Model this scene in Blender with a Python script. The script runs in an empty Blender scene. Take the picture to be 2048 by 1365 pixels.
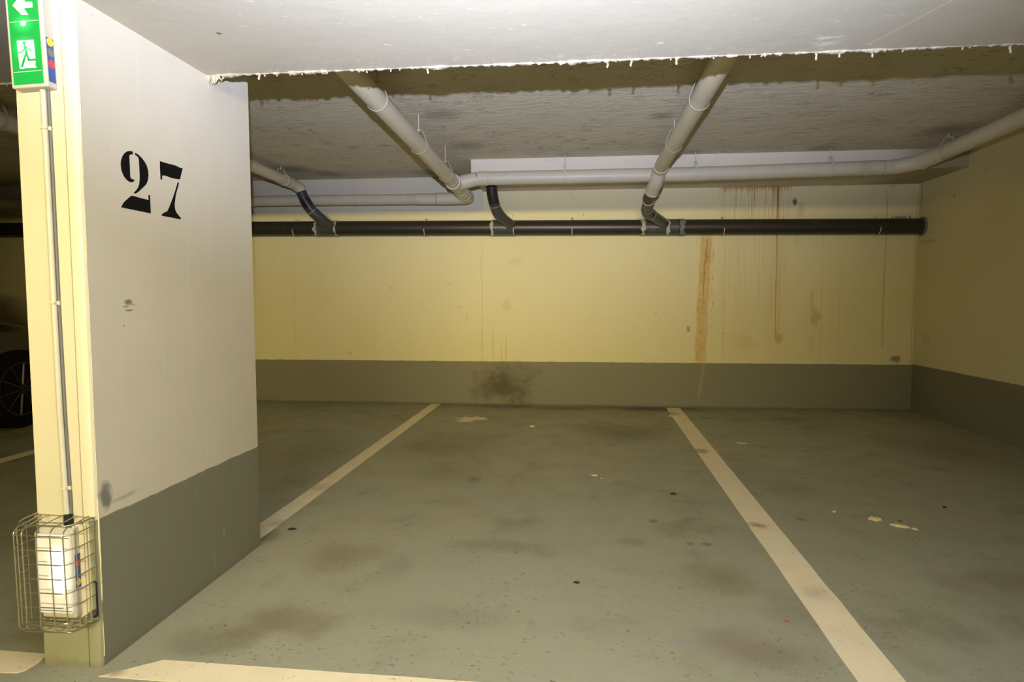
import bpy, bmesh, math, random
from mathutils import Vector, Matrix, noise as mnoise
random.seed(7)
S = bpy.context.scene
COL = S.collection
PI = math.pi

# ------------------------------------------------------------------ camera
cd = bpy.data.cameras.new('camera')
cam = bpy.data.objects.new('camera', cd); COL.objects.link(cam)
cd.sensor_fit = 'HORIZONTAL'; cd.sensor_width = 36.0
cd.lens = 1287.0 / 2048.0 * 36.0
cd.clip_start = 0.02; cd.clip_end = 100
yaw, pitch, roll = math.radians(5.86), math.radians(3.745), math.radians(-0.085)
# camera looks along +Y, turned 5.86 deg to the left and 3.7 deg down
Mc = Matrix.Rotation(yaw, 4, 'Z') @ Matrix.Rotation(PI/2 - pitch, 4, 'X') @ Matrix.Rotation(roll, 4, 'Z')
cam.matrix_world = Matrix.Translation((0, 0, 1.08)) @ Mc
S.camera = cam

# ------------------------------------------------------------------ world, lights, exposure
w = bpy.data.worlds.new('world'); S.world = w; w.use_nodes = True
w.node_tree.nodes['Background'].inputs[0].default_value = (0.9, 0.8, 0.55, 1)
w.node_tree.nodes['Background'].inputs[1].default_value = 0.0
S.view_settings.view_transform = 'Standard'; S.view_settings.look = 'None'
S.view_settings.gamma = 1.0; S.view_settings.use_curve_mapping = False
S.view_settings.exposure = 0.0

def light(name, typ, loc, energy, color, **kw):
    d = bpy.data.lights.new(name, typ); d.energy = energy; d.color = color
    for k, v in kw.items(): setattr(d, k, v)
    o = bpy.data.objects.new(name, d); COL.objects.link(o); o.location = loc
    return o
def aim(o, d):
    o.rotation_euler = Vector(d).to_track_quat('-Z', 'Y').to_euler()
# the photographer's flash, mounted on top of the camera and tilted up
FLASH = (1.0, 1.09, 1.50); WARM = (1.0, 0.84, 0.39)
fl = light('camera_flash', 'SPOT', (-0.02, 0.0, 1.314), 880, FLASH, spot_size=math.radians(101), spot_blend=1.0, shadow_soft_size=0.012)
aim(fl, (-0.06, 0.77, 0.64))
# warm ceiling tubes of the driving aisle, well behind the camera
al = light('aisle_tube_light', 'AREA', (-0.55, -3.6, 1.86), 45, WARM, shape='RECTANGLE', size=2.6, size_y=0.08)
al.data.spread = math.radians(55)
aim(al, (-0.08, 1.0, -0.10))
# unseen fill light added above the camera to brighten the pillar and near floor
al2 = light('added_fill_light', 'AREA', (0.1, -0.7, 1.85), 9, (1.0, 0.96, 0.80), shape='RECTANGLE', size=1.2, size_y=0.1)
aim(al, (-0.08, 1.0, -0.10))

# ------------------------------------------------------------------ node helpers
class V:
    """a node socket with arithmetic"""
    def __init__(s, g, sock): s.g, s.s = g, sock
    def _m(s, op, *a): return s.g.math(op, s, *a)
    def __add__(s, o): return s._m('ADD', o)
    def __radd__(s, o): return s._m('ADD', o)
    def __sub__(s, o): return s._m('SUBTRACT', o)
    def __rsub__(s, o): return s.g.math('SUBTRACT', o, s)
    def __mul__(s, o): return s._m('MULTIPLY', o)
    def __rmul__(s, o): return s._m('MULTIPLY', o)
    def __truediv__(s, o): return s._m('DIVIDE', o)
class G:
    def __init__(s, name, rough=0.6, spec=0.3, metallic=0.0):
        s.m = bpy.data.materials.new(name); s.m.use_nodes = True
        s.t = s.m.node_tree; s.b = s.t.nodes['Principled BSDF']
        s.b.inputs['Roughness'].default_value = rough
        s.b.inputs['Metallic'].default_value = metallic
        s.b.inputs['Specular IOR Level'].default_value = spec
        geo = s.t.nodes.new('ShaderNodeNewGeometry')
        tc = s.t.nodes.new('ShaderNodeTexCoord')
        s.pos = geo.outputs['Position']; s.obj = tc.outputs['Object']
        sx = s.t.nodes.new('ShaderNodeSeparateXYZ'); s.t.links.new(s.pos, sx.inputs[0])
        s.x, s.y, s.z = (V(s, sx.outputs[i]) for i in range(3))
        s.bumps = []
    def _in(s, sock, v):
        if isinstance(v, V): s.t.links.new(v.s, sock)
        elif isinstance(v, bpy.types.NodeSocket): s.t.links.new(v, sock)
        elif isinstance(v, (tuple, list)):
            n = len(sock.default_value); v = tuple(v)
            sock.default_value = (v + (1,))[:n] if len(v) < n else v[:n]
        else: sock.default_value = v
    def math(s, op, *a, clamp=False):
        n = s.t.nodes.new('ShaderNodeMath'); n.operation = op; n.use_clamp = clamp
        for i, v in enumerate(a): s._in(n.inputs[i], v)
        return V(s, n.outputs[0])
    def ss(s, v, lo, hi):
        n = s.t.nodes.new('ShaderNodeMapRange'); n.interpolation_type = 'SMOOTHSTEP'
        s._in(n.inputs['Value'], v); n.inputs['From Min'].default_value = lo; n.inputs['From Max'].default_value = hi
        if lo > hi:
            n.inputs['From Min'].default_value = hi; n.inputs['From Max'].default_value = lo
            n.inputs['To Min'].default_value = 1; n.inputs['To Max'].default_value = 0
        return V(s, n.outputs['Result'])
    def vec(s, x, y, z):
        n = s.t.nodes.new('ShaderNodeCombineXYZ')
        for i, v in enumerate((x, y, z)): s._in(n.inputs[i], v)
        return n.outputs[0]
    def noise(s, scale, detail=3, rough=0.5, st=(1, 1, 1), off=(0, 0, 0), dist=0.0, vec=None):
        mp = s.t.nodes.new('ShaderNodeMapping'); s.t.links.new(vec or s.pos, mp.inputs[0])
        mp.inputs['Scale'].default_value = st; mp.inputs['Location'].default_value = off
        n = s.t.nodes.new('ShaderNodeTexNoise'); s.t.links.new(mp.outputs[0], n.inputs['Vector'])
        n.inputs['Scale'].default_value = scale; n.inputs['Detail'].default_value = detail
        n.inputs['Roughness'].default_value = rough; n.inputs['Distortion'].default_value = dist
        return V(s, n.outputs[0])
    def voro(s, scale, st=(1, 1, 1), off=(0, 0, 0), rnd=1.0):
        mp = s.t.nodes.new('ShaderNodeMapping'); s.t.links.new(s.pos, mp.inputs[0])
        mp.inputs['Scale'].default_value = st; mp.inputs['Location'].default_value = off
        n = s.t.nodes.new('ShaderNodeTexVoronoi'); s.t.links.new(mp.outputs[0], n.inputs['Vector'])
        n.inputs['Scale'].default_value = scale; n.inputs['Randomness'].default_value = rnd
        return V(s, n.outputs['Distance'])
    def mix(s, f, a, b, mode='MIX'):
        n = s.t.nodes.new('ShaderNodeMix'); n.data_type = 'RGBA'; n.blend_type = mode
        s._in(n.inputs[0], f); s._in(n.inputs[6], a); s._in(n.inputs[7], b)
        return n.outputs[2]
    def blob(s, u, v, cu, cv, ru, rv, soft=0.5, warp=None, amt=0.0):
        a = (u - cu) * (1.0/ru); b = (v - cv) * (1.0/rv)
        d = s.math('SQRT', a*a + b*b)
        if warp is not None: d = d + (warp - 0.5) * amt
        return s.ss(d, 1.0, max(0.0, 1.0 - soft))
    def bump(s, h, strength, dist):
        s.bumps.append((h, strength, dist))
    def done(s, col, rough=None):
        s._in(s.b.inputs['Base Color'], col)
        if rough is not None: s._in(s.b.inputs['Roughness'], rough)
        prev = None
        for h, st, d in s.bumps:
            n = s.t.nodes.new('ShaderNodeBump'); n.inputs['Strength'].default_value = st; n.inputs['Distance'].default_value = d
            s._in(n.inputs['Height'], h)
            if prev: s.t.links.new(prev, n.inputs['Normal'])
            prev = n.outputs[0]
        if prev: s.t.links.new(prev, s.b.inputs['Normal'])
        return s.m

CREAM = (0.80, 0.71, 0.405); GREY = (0.245, 0.23, 0.155)

def wall_base(g, cream=CREAM):
    """cream painted wall"""
    n1 = g.noise(1.1, 4); n2 = g.noise(9, 4, off=(3, 1, 5)); nb = g.noise(35, 5, 0.6)
    c = g.mix(g.ss(n1, 0.35, 0.7)*0.25, cream, (cream[0]*0.93, cream[1]*0.90, cream[2]*0.80))
    c = g.mix(g.ss(n2, 0.62, 0.78)*0.10, c, (0.55, 0.44, 0.2))
    c = g.mix(g.ss(n2, 0.60, 0.8)*g.ss(g.z, 1.95, 2.1)*0.4, c, (0.50, 0.46, 0.42))
    g.bump(nb, 0.12, 0.006); g.bump(g.noise(3, 3, off=(9, 0, 0)), 0.15, 0.03)
    return c, n1, n2

def foot(g, c, n1, n2, top=0.445, grey=GREY):
    w_ = g.noise(14, 3, off=(2, 7, 1))
    f = g.ss(g.z + (w_ - 0.5)*0.012, top + 0.002, top - 0.002)
    gc = g.mix(g.ss(n1, 0.35, 0.7)*0.3, grey, (grey[0]*1.05, grey[1]*0.93, grey[2]*0.8))
    return g.mix(f, c, gc), f

def specks(g, c, u, v, scale, lo, col, amt, off=(0, 0, 0)):
    d = g.voro(scale, off=off); k = g.noise(scale*0.31, 2, off=off)
    m = g.ss(d, lo, lo*0.5) * g.ss(k, 0.52, 0.60)
    return g.mix(m*amt, c, col)

def mat_back_wall():
    g = G('painted_wall_with_rust', 0.62, 0.25)
    x, z = g.x, g.z
    c, n1, n2 = wall_base(g)
    wv = g.noise(2.2, 4, 0.6, off=(5, 0, 2)); wf = g.noise(13, 5, 0.65)
    # broad ochre band below the drain pipe
    cx = x - 1.222 + (g.noise(3.5, 4, 0.6, st=(0, 0, 1)) - 0.5)*0.10 + (z - 1.1)*(-0.035)
    d = g.math('ABSOLUTE', cx)
    band = g.ss(d + (wf - 0.5)*0.055, 0.068, 0.038) * g.ss(z, 0.44, 0.47) * g.ss(z, 1.72, 1.66)
    c = g.mix(band*(0.40 + g.ss(wf, 0.35, 0.7)*0.5), c, (0.62, 0.35, 0.065))
    core = g.ss(g.math('ABSOLUTE', cx + (wv - 0.5)*0.06), 0.014, 0.002)*g.ss(z, 0.9, 1.2)*g.ss(z, 1.72, 1.6)
    c = g.mix(core*0.5, c, (0.30, 0.13, 0.02))
    cr = g.math('ABSOLUTE', x - 1.305 + (g.noise(7, 5, 0.7, st=(0.2, 0, 1)) - 0.5)*0.11)
    c = g.mix(g.ss(cr, 0.012, 0.003)*g.ss(wf, 0.42, 0.62)*g.ss(z, 0.6, 0.75)*g.ss(z, 1.72, 1.5)*0.55, c, (0.52, 0.28, 0.06))
    # thin rust drips starting under the ledge
    sv = g.vec(x*2.2 + (g.noise(1.5, 2, st=(0, 0, 1)) - 0.5)*0.02, g.y*0.0, z*0.03)
    s1 = g.noise(38, 3, 0.75, vec=sv); s2 = g.noise(17, 2, 0.6, vec=sv, off=(4, 0, 0))
    rng = g.ss(x, 1.33, 1.42)*g.ss(x, 2.06, 1.96)
    up = g.ss(z, 1.55, 2.15)
    m = g.ss(s1, 0.535, 0.62)*rng*(0.22 + up*0.70)*g.ss(z + s2*2.2, 1.3, 2.1)
    c = g.mix(m, c, (0.52, 0.29, 0.055))
    c = g.mix(rng*g.ss(s2, 0.42, 0.6)*g.ss(z, 0.5, 0.9)*0.10, c, (0.56, 0.36, 0.10))
    top = g.ss(z + (s1 - 0.5)*0.16 + (s2 - 0.5)*0.1, 2.10, 2.16)*rng
    c = g.mix(top*0.85, c, (0.45, 0.23, 0.035))
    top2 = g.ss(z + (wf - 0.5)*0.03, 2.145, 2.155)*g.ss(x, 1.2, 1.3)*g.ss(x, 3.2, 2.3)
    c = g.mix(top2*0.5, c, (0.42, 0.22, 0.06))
    ml = g.math('ABSOLUTE', x - 1.905 + (g.noise(2.0, 3, 0.6, st=(0, 0, 1)) - 0.5)*0.035)
    main = g.ss(ml + (wf - 0.5)*0.012, 0.013, 0.003)*g.ss(z, 0.66, 0.74)*(0.55 + up*0.45)
    c = g.mix(main, c, (0.42, 0.20, 0.03))
    fan = g.ss(ml, 0.075, 0.01)*g.ss(z, 1.80, 2.15)*g.ss(s1, 0.42, 0.58)
    c = g.mix(fan*0.9, c, (0.42, 0.18, 0.025))
    halo = g.ss(ml, 0.10, 0.01)*g.ss(z, 0.5, 0.8)*g.ss(z, 1.9, 1.2)*g.ss(s2, 0.4, 0.6)
    c = g.mix(halo*0.28, c, (0.55, 0.33, 0.08))
    blobs = [(1.935, 0.70, 0.05, 0.07, 0.5, (0.50, 0.27, 0.05)), (2.28, 0.90, 0.075, 0.12, 0.5, (0.56, 0.33, 0.08)),
             (2.24, 1.05, 0.03, 0.16, 0.35, (0.58, 0.36, 0.1)), (2.25, 0.66, 0.05, 0.16, 0.22, (0.58, 0.36, 0.1)),
             (1.62, 0.66, 0.12, 0.12, 0.22, (0.60, 0.38, 0.12)), (2.12, 1.93, 0.05, 0.10, 0.35, (0.52, 0.30, 0.08)),
             (2.09, 1.72, 0.035, 0.2, 0.2, (0.55, 0.33, 0.1)),
             (-0.72, 1.02, 0.06, 0.09, 0.30, (0.56, 0.42, 0.14)), (-0.98, 0.62, 0.05, 0.25, 0.10, (0.55, 0.42, 0.15)),
             (-1.30, 1.23, 0.05, 0.03, 0.22, (0.55, 0.42, 0.16)), (-1.21, 1.00, 0.04, 0.03, 0.25, (0.55, 0.42, 0.16)),
             (-1.13, 0.90, 0.03, 0.06, 0.22, (0.55, 0.42, 0.16)), (-0.62, 1.45, 0.10, 0.05, 0.18, (0.55, 0.42, 0.16)),
             (-2.36, 0.52, 0.025, 0.04, 0.4, (0.55, 0.38, 0.1)), (1.08, 0.775, 0.03, 0.045, 0.75, (0.22, 0.2, 0.12)),
             (3.02, 0.50, 0.06, 0.05, 0.75, (0.16, 0.14, 0.08)), (2.06, 2.00, 0.03, 0.055, 0.85, (0.05, 0.05, 0.05))]
    for bx, bz, rx, rz, a, col in blobs:
        c = g.mix(g.blob(x, z, bx, bz, rx, rz, 0.7, wf, 2.2)*a, c, col)
    # single faint runs
    for lx, z0, z1, a, wd in ((-0.86, 0.45, 0.85, 0.45, 0.006), (-0.78, 0.45, 0.68, 0.5, 0.006), (-0.73, 0.45, 0.76, 0.5, 0.006),
                              (-0.97, 0.45, 1.68, 0.22, 0.009), (2.90, 0.6, 2.15, 0.45, 0.010), (2.33, 0.45, 1.9, 0.25, 0.006),
                              (2.50, 0.45, 1.5, 0.2, 0.006), (3.165, 0.3, 2.1, 0.35, 0.010), (1.42, 0.5, 2.1, 0.28, 0.006),
                              (-2.95, 0.45, 1.7, 0.12, 0.012)):
        q = g.math('ABSOLUTE', x - lx + (g.noise(2.7, 3, 0.6, st=(0, 0, 1), off=(lx*7, 0, lx)) - 0.5)*0.035)
        c = g.mix(g.ss(q, wd, wd*0.3)*g.ss(z, z0 - 0.02, z0 + 0.03)*g.ss(z, z1, z1 - 0.15)*a, c, (0.46, 0.28, 0.07))
    # fly spots on the left part
    lm = g.ss(x, -1.5, -2.3)
    sp = g.ss(g.voro(17), 0.10, 0.05)*g.ss(g.noise(6, 2), 0.5, 0.58)*lm
    c = g.mix(sp*0.6, c, (0.30, 0.2, 0.08))
    sp = g.ss(g.voro(7, off=(1, 2, 3)), 0.075, 0.03)*g.ss(g.noise(3, 2), 0.5, 0.58)
    c = g.mix(sp*0.55, c, (0.12, 0.09, 0.05))
    c, f = foot(g, c, n1, n2)
    soot = g.blob(x, z, -0.78, 0.20, 0.50, 0.30, 1.0, g.noise(5, 5, 0.7), 2.2)
    c = g.mix(soot*0.75, c, (0.075, 0.058, 0.03))
    sc = g.ss(g.math('ABSOLUTE', x - 1.22 + (wf - 0.5)*0.05 + (z - 0.3)*-0.12), 0.020, 0.006)*g.ss(z, 0.47, 0.42)*g.ss(z, 0.02, 0.2)
    c = g.mix(sc*0.55, c, (0.42, 0.36, 0.2))
    ch = g.ss(g.noise(60, 4, 0.7), 0.66, 0.70)*f*g.ss(g.noise(3, 2), 0.5, 0.62)
    c = g.mix(ch*0.4, c, (0.4, 0.38, 0.3))
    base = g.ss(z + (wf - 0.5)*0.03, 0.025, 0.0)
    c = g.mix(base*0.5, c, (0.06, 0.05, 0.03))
    return g.done(c)

def mat_wall():
    g = G('painted_wall', 0.62, 0.25)
    c, n1, n2 = wall_base(g)
    c, f = foot(g, c, n1, n2, 0.452)
    for by, bz, ry, rz, a in ((6.3, 1.6, 0.2, 0.03, 0.25), (6.43, 2.05, 0.03, 0.3, 0.4), (6.25, 0.7, 0.10, 0.10, 0.18), (5.9, 1.95, 0.03, 0.02, 0.4)):
        c = g.mix(g.blob(g.y, g.z, by, bz, ry, rz, 0.8, n2, 1.5)*a, c, (0.32, 0.22, 0.1))
    return g.done(c)

def mat_pillar():
    g = G('painted_pillar', 0.42, 0.4)
    n1 = g.noise(1.3, 3); n2 = g.noise(10, 4, off=(3, 1, 5)); wf = g.noise(24, 4, 0.6)
    side = g.ss(g.y, 1.7005, 1.7025)*g.ss(g.x, -1.45, -1.44)
    white = (0.72, 0.66, 0.525)
    c = g.mix(side, (0.64, 0.595, 0.45), white)
    c = g.mix(g.ss(n1, 0.4, 0.7)*0.15, c, (0.6, 0.55, 0.45))
    # rounded corner strip of the front, a little paler
    c = g.mix(g.ss(g.x, -1.424, -1.420)*(1.0 - side)*0.5, c, (0.70, 0.66, 0.52))
    c = g.mix(g.blob(g.x, g.y, -1.4225, 1.69, 0.0022, 0.02, 0.5)*0.5, c, (0.4, 0.32, 0.15))
    for by, bz, ry, rz, a in ((1.865, 1.072, 0.022, 0.010, 0.8), (1.868, 1.046, 0.028, 0.0045, 0.8), (1.852, 1.058, 0.016, 0.004, 0.5),
                              (1.84, 1.0, 0.004, 0.004, 0.7), (1.885, 1.064, 0.018, 0.003, 0.4), (1.735, 0.50, 0.035, 0.055, 0.8), (1.80, 0.475, 0.10, 0.01, 0.3)):
        c = g.mix(g.blob(g.y, g.z, by, bz, ry, rz, 0.7, wf, 1.3)*a*side, c, (0.10, 0.10, 0.09))
    c = g.mix(g.ss(g.voro(22, off=(1, 1, 1)), 0.07, 0.03)*g.ss(g.noise(9, 2), 0.58, 0.63)*0.7, c, (0.15, 0.13, 0.1))
    # pale runs of paint
    rv = g.vec(g.x*0.0, g.y, g.z*0.04)
    r1 = g.noise(30, 2, 0.6, vec=rv)
    dr = g.ss(g.voro(11, st=(1, 1, 0.28), off=(0, 3, 1)), 0.075, 0.03)*g.ss(g.noise(4, 2), 0.48, 0.55)*side
    c = g.mix(dr*0.8, c, (0.86, 0.84, 0.8))
    c = g.mix(g.ss(r1, 0.62, 0.68)*0.12*side, c, (0.85, 0.83, 0.78))
    # grey foot
    w_ = g.noise(12, 3, off=(2, 7, 1))
    top = 0.441
    f = g.ss(g.z + (w_ - 0.5)*0.012, top + 0.002, top - 0.002)
    cageleft = (1.0 - side)*g.ss(g.x, -1.404, -1.406)*g.ss(g.z + (w_ - 0.5)*0.02, 0.150, 0.154)
    f = f*(1.0 - cageleft)
    gc = g.mix(g.ss(n1, 0.35, 0.7)*0.3, (0.23, 0.225, 0.155), (0.23, 0.21, 0.14))
    gc = g.mix((1.0 - side), gc, (0.30, 0.30, 0.19))
    c = g.mix(f, c, gc)
    sc = g.ss(g.noise(26, 3, 0.7, st=(1, 1, 0.12), off=(1, 2, 0)), 0.68, 0.73)*f*side
    c = g.mix(sc*0.3, c, (0.55, 0.53, 0.48))
    c = g.mix(dr*f*0.5, c, (0.6, 0.58, 0.5))
    c = g.mix(g.ss(g.z + (wf - 0.5)*0.05, 0.03, 0.0)*0.55, c, (0.2, 0.17, 0.11))
    g.bump(g.noise(2.5, 3), 0.25, 0.03); g.bump(g.noise(60, 3), 0.08, 0.002); g.bump(dr + dr, 0.2, 0.002)
    return g.done(c, 0.42)

def mat_beam():
    g = G('painted_slab_underside', 0.5, 0.35)
    n1 = g.noise(1.0, 3); n2 = g.noise(40, 4, 0.6)
    c = g.mix(g.ss(n1, 0.35, 0.7)*0.2, (0.555, 0.505, 0.385), (0.51, 0.465, 0.35))
    fl_ = g.math('MAXIMUM', g.ss(g.noise(16, 5, 0.75, st=(1, 1.8, 1)), 0.645, 0.68), g.ss(g.voro(9, st=(1, 1.6, 1)), 0.06, 0.03)*g.ss(g.noise(3, 2), 0.45, 0.55))
    c = g.mix(fl_*0.6, c, (0.9, 0.83, 0.65))
    near = g.ss(g.y, 2.16, 2.34)
    c = g.mix(g.ss(n2, 0.60, 0.66)*near*0.35, c, (0.9, 0.88, 0.83))
    # one long scratch and the scuffed patch beside it
    ln = g.math('ABSOLUTE', (g.x - 0.885)*0.93 + (g.y - 2.28)*-0.42 + (n2 - 0.5)*0.012)
    ln = g.math('ABSOLUTE', (g.x - 0.94) - (g.y - 2.32)*-0.30 + (n2 - 0.5)*0.004)
    c = g.mix(g.ss(ln, 0.004, 0.0015)*g.ss(g.y, 1.5, 1.6)*g.ss(g.y, 2.30, 2.28)*0.55, c, (0.88, 0.82, 0.64))
    pt = g.blob(g.x, g.y, 0.80, 2.23, 0.09, 0.07, 0.8, g.noise(12, 3), 1.6)*g.ss(g.noise(45, 3, 0.7, st=(0.3, 1, 1)), 0.45, 0.55)
    c = g.mix(pt*0.7, c, (0.90, 0.84, 0.67))
    c = g.mix(g.blob(g.x, g.y, -1.13, 1.98, 0.012, 0.012, 0.6, n2, 1.5)*0.85, c, (0.06, 0.05, 0.04))
    g.bump(g.noise(5, 3), 0.12, 0.02); g.bump(fl_, 0.3, 0.004); g.bump(n2, 0.06, 0.004)
    return g.done(c)

def mat_ceiling():
    g = G('roughcast_ceiling', 0.9, 0.1)
    st = (0.55, 1.3, 1)
    n1 = g.noise(1.6, 3); a = g.noise(24, 6, 0.72, st=st, dist=0.6); b = g.noise(9, 5, 0.65, st=st, off=(3, 4, 0), dist=0.8)
    c = g.mix(g.ss(n1, 0.35, 0.7)*0.35, (0.76, 0.69, 0.51), (0.66, 0.59, 0.42))
    crk = g.ss(g.math('ABSOLUTE', b - 0.5), 0.014, 0.002)*g.ss(g.noise(5, 2, off=(8, 8, 0)), 0.50, 0.60)
    c = g.mix(crk*0.75, c, (0.12, 0.10, 0.08))
    c = g.mix(g.ss(a, 0.62, 0.70)*g.ss(n1, 0.42, 0.55)*0.5, c, (0.16, 0.13, 0.09))
    c = g.mix(g.ss(a, 0.40, 0.32)*0.4, c, (0.8, 0.78, 0.75))
    for bx, by, r, k in ((-1.0, 3.3, 0.30, 0.45), (-0.93, 4.3, 0.24, 0.5), (-0.9, 5.2, 0.22, 0.5), (-2.68, 5.95, 0.3, 0.65), (-2.45, 6.2, 0.25, 0.5), (0.45, 3.05, 0.2, 0.6),
                         (0.56, 4.5, 0.14, 0.5), (2.68, 5.1, 0.30, 0.6), (2.9, 4.2, 0.35, 0.5), (2.0, 5.6, 0.18, 0.45), (0.95, 5.62, 0.16, 0.4), (-0.85, 2.75, 0.25, 0.6),
                         (-1.4, 6.3, 0.3, 0.5), (3.1, 3.8, 0.5, 0.4), (-0.1, 5.6, 0.14, 0.3), (1.3, 2.8, 0.3, 0.2)):
        m = g.blob(g.x, g.y, bx, by, r, r, 1.0, a, 1.6)
        c = g.mix(m*k, c, (0.17, 0.155, 0.15))
    g.bump(b, 0.7, 0.03); g.bump(a, 0.8, 0.02)
    return g.done(c)

def mat_lintel():
    g = G('white_ledge_paint', 0.7, 0.2)
    n = g.noise(8, 5, 0.65)
    c = g.mix(g.ss(n, 0.52, 0.72)*0.22*g.ss(g.noise(2.3, 2), 0.45, 0.6), (0.78, 0.71, 0.545), (0.48, 0.43, 0.38))
    c = g.mix(g.ss(g.x, 2.55, 2.95), c, (0.46, 0.40, 0.25))  # light falloff towards the right end, put into the ledge colour
    c = g.mix(g.ss(g.y, 6.40, 6.46)*g.ss(g.x, 0.9, 1.3)*g.ss(g.noise(20, 3), 0.45, 0.6)*0.5, c, (0.4, 0.22, 0.08))
    c = g.mix(g.ss(g.x, -0.93, -0.96)*0.35, c, (0.55, 0.49, 0.34))
    g.bump(n, 0.3, 0.01)
    return g.done(c)

def mat_floor():
    g = G('painted_concrete_floor', 0.5, 0.35)
    x, y = g.x, g.y
    n1 = g.noise(0.9, 4, 0.55); n2 = g.noise(4.5, 6, 0.65); n3 = g.noise(28, 5, 0.7); n4 = g.noise(2.2, 5, 0.6, off=(11, 3, 0))
    c = g.mix(g.ss(n1, 0.35, 0.7)*0.5, (0.36, 0.355, 0.25), (0.395, 0.37, 0.25))
    c = g.mix(g.ss(n4, 0.50, 0.70)*0.42, c, (0.20, 0.175, 0.11))
    c = g.mix(g.ss(n2, 0.58, 0.76)*g.ss(n1, 0.42, 0.6)*0.40, c, (0.14, 0.125, 0.08))
    c = g.mix(g.ss(n2, 0.42, 0.30)*0.22, c, (0.40, 0.41, 0.35))
    st = [(-1.0, 2.56, 0.22, 0.22, 0.45, (0.20, 0.16, 0.05)), (-0.98, 1.98, 0.25, 0.18, 0.55, (0.17, 0.13, 0.05)), (-1.12, 1.86, 0.22, 0.12, 0.4, (0.15, 0.12, 0.06)),
          (0.38, 5.15, 0.45, 0.45, 0.55, (0.10, 0.085, 0.045)), (-0.95, 4.65, 0.55, 0.7, 0.45, (0.12, 0.10, 0.055)), (-0.8, 3.9, 0.35, 0.35, 0.3, (0.13, 0.115, 0.065)),
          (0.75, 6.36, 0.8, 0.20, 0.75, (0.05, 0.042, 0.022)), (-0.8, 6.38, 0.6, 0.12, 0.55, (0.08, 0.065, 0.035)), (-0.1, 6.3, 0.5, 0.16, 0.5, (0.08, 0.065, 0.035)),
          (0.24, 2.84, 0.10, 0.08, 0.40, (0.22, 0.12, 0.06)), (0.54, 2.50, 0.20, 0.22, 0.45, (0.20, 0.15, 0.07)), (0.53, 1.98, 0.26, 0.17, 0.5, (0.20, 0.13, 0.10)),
          (0.33, 2.01, 0.09, 0.035, 0.45, (0.27, 0.29, 0.32)), (-0.42, 2.10, 0.35, 0.14, 0.30, (0.16, 0.15, 0.10)), (-0.62, 3.75, 0.07, 0.12, 0.5, (0.14, 0.10, 0.06)),
          (1.09, 3.22, 0.05, 0.05, 0.6, (0.10, 0.08, 0.04)), (0.37, 3.12, 0.03, 0.04, 0.6, (0.14, 0.08, 0.04)), (0.57, 2.84, 0.03, 0.03, 0.65, (0.13, 0.07, 0.03)),
          (0.50, 2.84, 0.025, 0.03, 0.5, (0.13, 0.08, 0.04)), (1.9, 5.95, 0.30, 0.10, 0.5, (0.07, 0.06, 0.03)), (1.75, 2.55, 0.5, 0.25, 0.3, (0.15, 0.12, 0.06)),
          (-1.9, 4.2, 0.5, 0.8, 0.35, (0.14, 0.11, 0.06)), (2.6, 4.8, 0.5, 0.7, 0.35, (0.13, 0.09, 0.055)), (1.2, 3.75, 0.25, 0.3, 0.3, (0.13, 0.11, 0.06)),
          (-0.1, 2.45, 0.25, 0.3, 0.20, (0.40, 0.41, 0.37)), (-1.45, 2.72, 0.14, 0.14, 0.75, (0.08, 0.065, 0.04))]
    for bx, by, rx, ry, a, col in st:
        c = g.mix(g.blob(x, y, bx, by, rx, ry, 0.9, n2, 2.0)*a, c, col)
    # dirt freckles, mostly in the foreground
    fr = g.ss(g.noise(50, 5, 0.78, st=(0.8, 1.2, 1)), 0.575, 0.65)*g.ss(g.noise(3.1, 4, 0.6, off=(4, 1, 0)) + (1.0 - g.ss(y, 1.7, 3.0))*0.07, 0.49, 0.62)
    c = g.mix(fr*0.9, c, (0.09, 0.065, 0.035))
    dk = g.ss(g.voro(17, off=(2, 5, 0)) + (n3 - 0.5)*0.12, 0.085, 0.03)*g.ss(g.noise(5, 3, off=(1, 9, 0)), 0.50, 0.57)
    c = g.mix(dk*0.75, c, (0.10, 0.07, 0.035))
    lt = g.ss(g.noise(34, 4, 0.8, off=(5, 5, 0), st=(0.6, 1.5, 1)), 0.69, 0.73)*g.ss(g.noise(1.3, 2, off=(2, 2, 0)), 0.48, 0.60)
    c = g.mix(lt*0.7, c, (0.62, 0.60, 0.5))
    # pale smears of plaster near the back wall
    for bx, by, rx, ry, a in ((-1.2, 5.55, 0.30, 0.28, 0.22), (-0.62, 6.05, 0.2, 0.12, 0.5), (-0.25, 5.5, 0.2, 0.1, 0.35), (0.1, 3.92, 0.06, 0.06, 0.5), (0.05, 4.2, 0.25, 0.2, 0.12),
                              (-0.05, 6.25, 0.12, 0.06, 0.45), (-0.72, 6.38, 0.25, 0.05, 0.5)):
        sm = g.blob(x, y, bx, by, rx, ry, 0.9, n2, 2.0)*g.ss(g.noise(30, 4, 0.8, st=(0.5, 1.4, 1)), 0.48, 0.62)
        c = g.mix(sm*a, c, (0.62, 0.58, 0.47))
    # fine hairline cracks
    hl = g.math('ABSOLUTE', x - 0.20 + (y - 2.7)*-0.0 + (y - 2.6)*0.16 + (n3 - 0.5)*0.01)
    c = g.mix(g.ss(hl, 0.004, 0.001)*g.ss(y, 2.35, 2.4)*g.ss(y, 3.1, 3.0)*0.35, c, (0.45, 0.42, 0.34))
    rough = 0.42 + g.ss(n2, 0.4, 0.7)*0.25
    g.bump(n3, 0.10, 0.004); g.bump(n2, 0.12, 0.01)
    return g.done(c, rough)

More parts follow.
